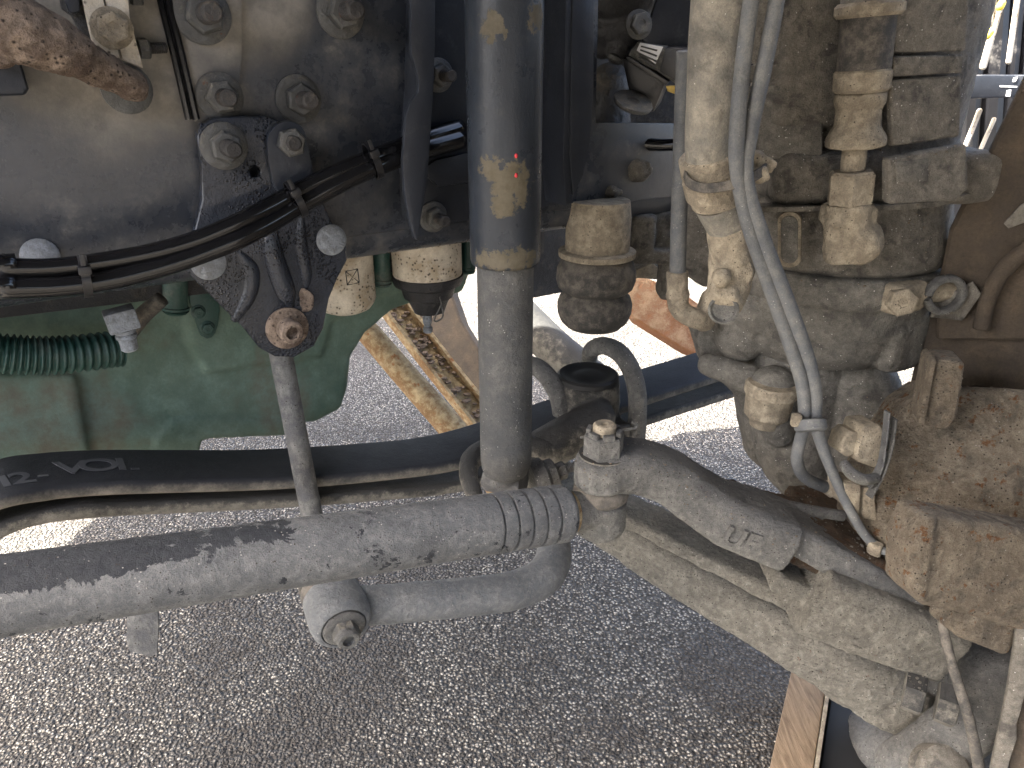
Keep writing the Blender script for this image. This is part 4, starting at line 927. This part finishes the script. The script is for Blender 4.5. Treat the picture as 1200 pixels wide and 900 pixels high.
# ---------------------------------------------------------------- upper right of the rail: pump, label box
pm = thing('air_valve_unit', 'dark pump casting with a big washer-headed bolt and white label box behind the thick hose', 'valve', at(745, 80, 1.05))
add('bracket_plate', plate([(772, -60), (770, 0), (764, 18), (752, 27), (748, 40), (756, 50), (820, 60), (820, -60)], vplane(780, 20, .98, 10), 0, .008, .002), M['navy'], pm)
add('casting', cast([ball(at(732, -4, 1.03), .038, (1.3, .8, .8)), tube([(at(700, 38, 1.05), .020), (at(745, 33, 1.02), .022)], segs=20, roundcap=True), tube([(at(730, 40, 1.03), .014), (at(724, 62, 1.03), .015)], segs=18, roundcap=True), ball(at(706, 54, 1.05), .016), tube([(at(715, 100, 1.10), .03), (at(710, 150, 1.10), .035)], segs=18, roundcap=True)], .0025, 4, .0012, 50), M['darkmetal'], pm, 180)
bolt(pm, at(748, 29, .965), Vector((.25, -1, .1)), .0165, kind='head', mat=M['bolt'], spin=.2)
add('stem', lathe(at(719, 72, 1.02), at(724, 60, 1.02)-at(719, 72, 1.02), [(0, .006), (.002, .009), (.006, .0095), (.009, .004), (.02, .004)], 20), M['bolt'], pm)
pb = Pl(at(775, 80, .97), Vector((-.35, -1, -.15)))
add('control_box', plate([(738, 60), (748, 48), (800, 60), (800, 105), (770, 84), (735, 68)], pb, -.004, .05, .003), M['arm'], pm)
add('label_sheet', plate([(750, 50), (777, 55), (768, 75), (746, 59)], pb, -.0005, .0025, .0002), M['label'], pm)
for y0 in range(4):
    x0 = 750.5 - y0*1.0; yy = 53.5 + y0*4.2
    add('label_line', plate([(x0+1, yy), (x0+20+y0*.6, yy+5+y0*2.2), (x0+19+y0*.6, yy+6.8+y0*2.2), (x0+.3, yy+1.6)], pb, .0006, .001, 0), M['ink'], pm)
add('black_cover', plate([(780, 56), (806, 58), (806, 104), (772, 84)], pb, .004, .05, .003), M['blackp'], pm)
add('chute', plate([(728, 68), (740, 70), (782, 92), (766, 132), (758, 132), (738, 114)], pb, -.012, .05, .004), M['blackp'], pm)
add('chute_lip', plate([(733, 66), (738, 67), (784, 96), (780, 100), (735, 72)], pb, .002, .02, .001), M['blackp'], pm)
dd = at(741, 122, .97); an = Vector((-.1, -.35, -1))
add('disc', lathe(dd, Vector((.25, -.5, 1)), [(0, .024), (.003, .025), (.005, .024), (.005, .008), (.003, .007)], 32), M['bolt'], pm)
add('yellow_tag', plate([(780, 101), (800, 100), (802, 106), (792, 111), (782, 107)], pb, .008, .004, .001), grime('ochre_tag', (.55, .38, .08), amount=.3), pm)
dk = thing('dark_inner_wall', 'dark oily inner chassis wall seen between the flange and the thick hose', 'chassis panel', at(760, 120, 1.35))
add('panel', box(at(790, 120, 1.42), (.75, .04, .62), Matrix.Rotation(TH, 3, 'Z'), .005), M['darkmetal'], dk)
o = add('dark_cable', ytube([(690, 150, 1.08, 7), (715, 158, 1.06, 8), (740, 166, 1.05, 8), (780, 170, 1.04, 7), (830, 165, 1.02, 7)], segs=12), M['black'], None, 180)
tag(o, 'glossy black cable lying along the top of the rail behind the thick hose', 'cable')

# ---------------------------------------------------------------- green oil sump
sp = thing('oil_sump', 'green painted engine oil sump streaked with brown dirt behind the rail', 'oil sump', FR(250, 420, -.12))
so_ = [(-160, 330), (560, 300), (545, 345), (500, 352), (462, 364), (430, 392), (413, 420), (410, 455), (402, 480), (372, 497), (330, 501), (240, 499), (226, 520), (190, 560), (-160, 640)]
s1_ = plate(so_, FR, -.15, .30, .014, segs=4)
ribs = [ftube([(214, 395, -.150, 5), (222, 455, -.152, 5), (230, 520, -.153, 5)], segs=12), ftube([(78, 425, -.152, 7), (98, 480, -.152, 7), (108, 530, -.152, 7)], segs=12)]
pl2 = [plate([(-160, 440), (90, 440), (105, 525), (104, 560), (-160, 600)], FR, -.138, .06, .008, segs=3), plate([(215, 345), (560, 305), (545, 330), (440, 350), (390, 380), (380, 420), (240, 440), (218, 400)], FR, -.143, .04, .010, segs=3)]
pl2.append(plate([(180, 515), (200, 492), (236, 488), (345, 494), (340, 512), (238, 516), (226, 560), (180, 560)], FR, -.146, .05, .006))
pan = cast([s1_, *pl2], .0035, 3, .0010, 20, .0003)
add('pan', pan, M['green'], sp, 180)
for (x, y) in ((232, 365), (243, 384)): fbolt(sp, x, y, -.137, 8.5, kind='head', mat=M['greenhose'])
add('bolt_plate', plate([(222, 340), (255, 345), (256, 380), (248, 396), (236, 394), (228, 372)], FR, -.136, .006, .002, smooth=2), M['greenhose'], sp)
for (x, y, r) in ((447, 320, 11), (548, 305, 9), (205, 352, 13)):
    a = FR(x, y-25, -.12); b2 = FR(x+1, y+15, -.12); L = (b2-a).length; q = r*.9/F
    add('stud_post', lathe(a, b2-a, [(0, q), (L*.8, q), (L*.82, q*1.12), (L*.88, q*1.12), (L*.9, q*.95), (L*.93, q*1.1), (L, q*.9)], 24), M['greenhose'], sp)
# drain stain lump
gh = thing('corrugated_hose', 'dark green corrugated plastic hose under the rail at the left', 'hose', FR(60, 415, -.10))
a = FR(-70, 408, -.085); b2 = FR(142, 413, -.095); C_ = []
mid = FR(60, 412, -.08); N_ = 30*6
P = [Vector(q) for q in catmull([np.array(FR(-90, 400, -.08)), np.array(FR(0, 414, -.08)), np.array(FR(70, 416, -.085)), np.array(FR(142, 408, -.10))], 60)]
rr0 = 25*.66/F
add('hose', tube([(p, rr0*(1 + .10*math.sin(i*2*math.pi/7.0))) for i, p in enumerate(P)], segs=28, sub=1), M['greenhose'], gh, 180)
sc = thing('drain_clamp', 'small silver sensor plug hanging under the rail beside the corrugated hose', 'sensor', FR(148, 385, -.06))
add('plug_body', box(FR(142, 374, -.05), (.030, .024, .022), Matrix.Rotation(TH, 3, 'Z') @ Matrix.Rotation(-.12, 3, 'Y'), .002), M['rivet'], sc)
a = FR(146, 386, -.05); b2 = FR(154, 415, -.05)
add('plug_tip', lathe(a, b2-a, [(0, .0105), (.003, .0105), (.004, .009), (.006, .0105), (.009, .0105), (.010, .009), (.016, .0085), (.022, .0085), (.024, .0065)], 24), M['rivet'], sc)
add('hose_stub', ftube([(190, 350, -.07, 9), (165, 372, -.08, 10), (150, 395, -.09, 8)], segs=14), M['rubber'], sc, 180)
ib = thing('dark_engine_block', 'dark oily engine side hidden above the green sump', 'engine', FR(60, 330, -.12))
add('side', plate([(-200, 120), (640, 120), (640, 300), (215, 350), (-200, 400)], FR, -.13, .30, .01), M['darkmetal'], ib)

# filters
f1 = thing('fuel_filter', 'white spotted filter can with a printed crossed square, right of the glossy bracket', 'filter', FR(410, 345, -.07))
def canister(cpx, top, bot, rpx, Y, prof, mat, name, par, seg=48):
    c_ = at(cpx, (top+bot)/2, Y); r = rad(cpx, (top+bot)/2, Y, rpx); z1 = at(cpx, top, Y-r).z; z0 = at(cpx, bot, Y-r*.6).z
    add(name, lathe(Vector((c_.x, Y, 0)), Z, [(z0+(z1-z0)*t, r*q) for t, q in prof], seg), mat, par, 40); return c_, r, z0, z1
c_, r_, z0, z1 = canister(402, 270, 371, 36, .93, [(0, .55), (.04, .8), (.1, .94), (.16, 1), (1.6, 1)], M['white'], 'can', f1)
# crossed square mark printed on the can
def on_can(px, py):
    r = ray(px, py); ox, oy = CAM.x - c_.x, CAM.y - .93; A2_ = r.x**2 + r.y**2; B2_ = 2*(ox*r.x+oy*r.y); C2_ = ox*ox+oy*oy-(r_*1.004)**2
    D_ = B2_*B2_-4*A2_*C2_
    return CAM + r*((-B2_-math.sqrt(D_))/(2*A2_)) if D_ > 0 else None
sq = [(405, 318), (419, 315), (421, 331), (407, 334)]
ms = [on_can(*q) for q in sq]
if all(ms):
    bm = bmesh.new()
    for i, j in ((0, 1), (1, 2), (2, 3), (3, 0), (0, 2), (1, 3)): tube([(ms[i], .0007), (ms[j], .0007)], segs=6, sub=2, bm=bm)
    add('printed_mark', bm, M['ink'], f1)
f2 = thing('water_separator', 'white spotted filter can with a black bowl and drain tap, left of the shock absorber', 'filter', at(498, 350, .97))
c2_, r2_, z0, z1 = canister(500, 270, 330, 41, .97, [(0, .95), (.06, 1), (1.4, 1)], M['white'], 'can', f2)
zz = z0
add('bowl', lathe(Vector((c2_.x, .97, 0)), Z, [(zz-.052, r2_*.25), (zz-.050, r2_*.45), (zz-.030, r2_*.62), (zz-.028, r2_*.72), (zz-.014, r2_*.80), (zz-.010, r2_*.98), (zz-.004, r2_*1.03), (zz+.002, r2_*1.03), (zz+.004, r2_*.9)], 48), M['darkmetal'], f2, 30)
add('drain_tap', lathe(Vector((c2_.x-.002, .97-.01, 0)), Z, [(zz-.078, .004), (zz-.076, .0065), (zz-.070, .0065), (zz-.068, .0045), (zz-.060, .0065), (zz-.05, .006)], 16), M['rivet'], f2)
add('wire_clip', tube([(Vector((c2_.x+.018, .94, zz-.02)), .0012), (Vector((c2_.x+.022, .935, zz-.045)), .0012), (Vector((c2_.x+.010, .935, zz-.052)), .0012), (Vector((c2_.x+.020, .935, zz-.03)), .0012)], segs=6), M['bolt'], f2)

# ---------------------------------------------------------------- things behind, under the lorry
o = add('beige_pipe', ytube([(375, 325, 1.62, 13), (425, 382, 1.55, 14), (475, 440, 1.50, 15), (535, 508, 1.44, 16), (590, 575, 1.38, 17)], segs=24), M['ochre'], None, 180)
tag(o, 'slanting beige rusty pipe behind the rail, left of the rusty channel', 'pipe')
ch = thing('rusty_channel', 'slanting rusty open channel full of flaking dirt behind the shock absorber', 'channel', at(500, 450, 1.6))
Pc = [(430, 320, 1.80), (475, 380, 1.72), (515, 432, 1.66), (570, 500, 1.58), (630, 580, 1.5)]
Cc = [at(*q) for q in Pc]; dside = Vector((.85, .5, 0)).normalized()
add('channel_floor', sweep(Cc, dside, lambda i: [(-.030, -.004), (.030, -.004), (.030, .0), (-.030, .0)]), M['ochre'], ch)
for s_ in (-.032, .032): add('channel_lip', sweep([c + dside*s_ for c in Cc], dside, lambda i: [(-.004, -.008), (.004, -.008), (.004, .022), (-.004, .022)]), M['ochre'], ch)
rg = random.Random(5)
bm = bmesh.new()
for k in range(170):
    f = rg.random()*(len(Cc)-1.01); i = int(f); c = Cc[i].lerp(Cc[i+1], f-i) + dside*rg.uniform(-.026, .026) + Z*.003
    ball(c, rg.uniform(.004, .011), (1, 1, .45), Matrix.Rotation(rg.random()*6, 3, 'Z'), bm, 1)
add('flaking_dirt', bm, M['rust'], ch, kind='stuff')
db = thing('dark_cross_tank', 'wide dark smooth crossmember under the lorry behind the shock absorber', 'crossmember', at(510, 420, 1.9))
pd2 = Pl(at(520, 430, 1.85), Vector((-.35, -.75, .55)))
add('panel', plate([(430, 335), (470, 300), (522, 300), (528, 340), (540, 375), (570, 425), (640, 520), (700, 600), (600, 600), (560, 480), (500, 400)], pd2, 0, .06, .012, segs=3), M['browncav'], db)
o = add('dark_pipe', ytube([(600, 360, 1.9, 22), (650, 408, 1.8, 22), (700, 450, 1.72, 23)], segs=20), M['leafdust'], None, 180)
tag(o, 'dark slanting pipe on the sunlit ground between shock absorber and spring seat', 'pipe')
og = thing('orange_beam', 'orange rusty slanting beam behind the bump stop', 'beam', at(780, 380, 1.7))
pog = Pl(at(775, 380, 1.7), Vector((-.1, -.8, .6)))
add('beam_face', plate([(700, 318), (742, 318), (800, 342), (860, 385), (900, 440), (838, 424), (800, 408), (742, 372)], pog, 0, .05, .008, segs=3), M['orange'], og)
# wooden board lying on the ground
wb = thing('wooden_board', 'weathered brown wooden board standing on the asphalt beneath the axle at the lower right', 'board', at(945, 840, .88))
q0 = at(918, 960, .72); q0.z = .02; 
def gr(px, py, z=0.0):
    r = ray(px, py); return CAM + r*((z-1.0)/r.z)
zt_ = .14
A_, B2, C2, D2 = gr(938, 740, zt_), gr(976, 752, zt_), gr(944, 960, zt_), gr(888, 960, zt_)
add('board', prism([A_, B2, C2, D2], -Z*zt_, .003), M['wood'], wb)
add('metal_edge', prism([gr(977, 752, zt_+.002), gr(981, 753, zt_+.002), gr(951, 960, zt_+.002), gr(945, 960, zt_+.002)], -Z*.03, .0008), M['tan2'], wb)
dg_ = thing('dark_ramp_block', 'dark block beside the wooden board under the knuckle', 'block', gr(985, 900, .1))
add('block', prism([gr(983, 756, .12), gr(1080, 800, .12), gr(1080, 960, .12), gr(953, 960, .12)], -Z*.115, .004), M['rubberdark'], dg_)

# far right window: grille bars and small lamp
gb = thing('front_grille', 'black bars, pale strips and a grey rail far off in the upper right corner', 'grille', at(1170, 80, 1.7))
for (x0, x1, t, m) in ((1138, 1124, 10, 'blackp'), (1160, 1150, 12, 'blackp'), (1182, 1165, 9, 'blackp'), (1204, 1188, 12, 'blackp')):
    add('bar', ytube([(x0+14, -60, 1.7, t), (x1+6, 220, 1.7, t)], segs=8), M[m], gb)
for (x0, y0, x1, y1, t) in ((1172, -40, 1158, 40, 3), (1171, 10, 1152, 78, 4), (1195, -20, 1182, 72, 3.2), (1148, 130, 1132, 170, 3), (1165, 140, 1140, 195, 2.5)):
    add('pale_strip', ytube([(x0, y0, 1.6, t), (x1, y1, 1.6, t)], segs=8, roundcap=True), M['white'], gb)
add('yellow_marker', ytube([(1174, 4, 1.58, 4.5), (1172, 8, 1.58, 4.5)], segs=10, roundcap=True), M['yellow'], gb)
add('yellow_marker', ytube([(1160, 38, 1.58, 4.5), (1157, 42, 1.58, 4.5)], segs=10, roundcap=True), M['yellow'], gb)
add('grey_rail', plate([(1130, 88), (1230, 88), (1230, 113), (1135, 116)], vplane(1170, 100, 1.55, 0), 0, .04, .004), M['navy'], gb)
for pp in ([(1172, 100), (1192, 101), (1192, 102.5), (1172, 102)], [(1180, 106), (1185, 105), (1184, 113), (1179, 113)], [(1188, 91), (1193, 90), (1190, 96), (1187, 96)]):
    add('rail_mark', plate(pp, vplane(1170, 100, 1.55, 0), .001, .001, 0), M['label'], gb)
add('back_panel', plate([(1080, -80), (1300, -80), (1300, 420), (1080, 420)], vplane(1170, 100, 1.9, 0), 0, .03, .004), M['blackp'], gb)

# crumbs of dried mud lying on the castings
def crumbs(parent, n, x0, x1, y0, y1, seed, rmax=.0028):
    dg = bpy.context.evaluated_depsgraph_get(); dg.update(); rg = random.Random(seed); bm = bmesh.new(); k = 0
    names = {c.name for c in parent.children}
    for _ in range(n*4):
        px, py = rg.uniform(x0, x1), rg.uniform(y0, y1); ok, loc, nrm, _i, ob, _m = scene.ray_cast(dg, CAM, ray(px, py).normalized())
        if not ok or ob.name not in names or nrm.z < .05: continue
        if noise.noise(loc*28) < -.05: continue
        r = rg.uniform(.0006, rmax)*(rg.random()**1.5+.25); ball(loc, r, (1, rg.uniform(.6, 1), .6), Matrix.Rotation(rg.random()*6, 3, 'Z'), bm, 1); k += 1
        if k >= n: break
    if k: add('mud_crumbs', bm, M['axle'] if parent is axb else M['knuckle'], parent, kind='stuff')
crumbs(axb, 1400, 700, 1100, 560, 860, 1); crumbs(kf, 1200, 980, 1200, 430, 640, 2); crumbs(cb, 300, 1050, 1200, 590, 760, 3, .0022); crumbs(bc, 500, 800, 1150, 0, 560, 4, .0018); crumbs(sa, 300, 660, 1000, 500, 680, 5, .0016)
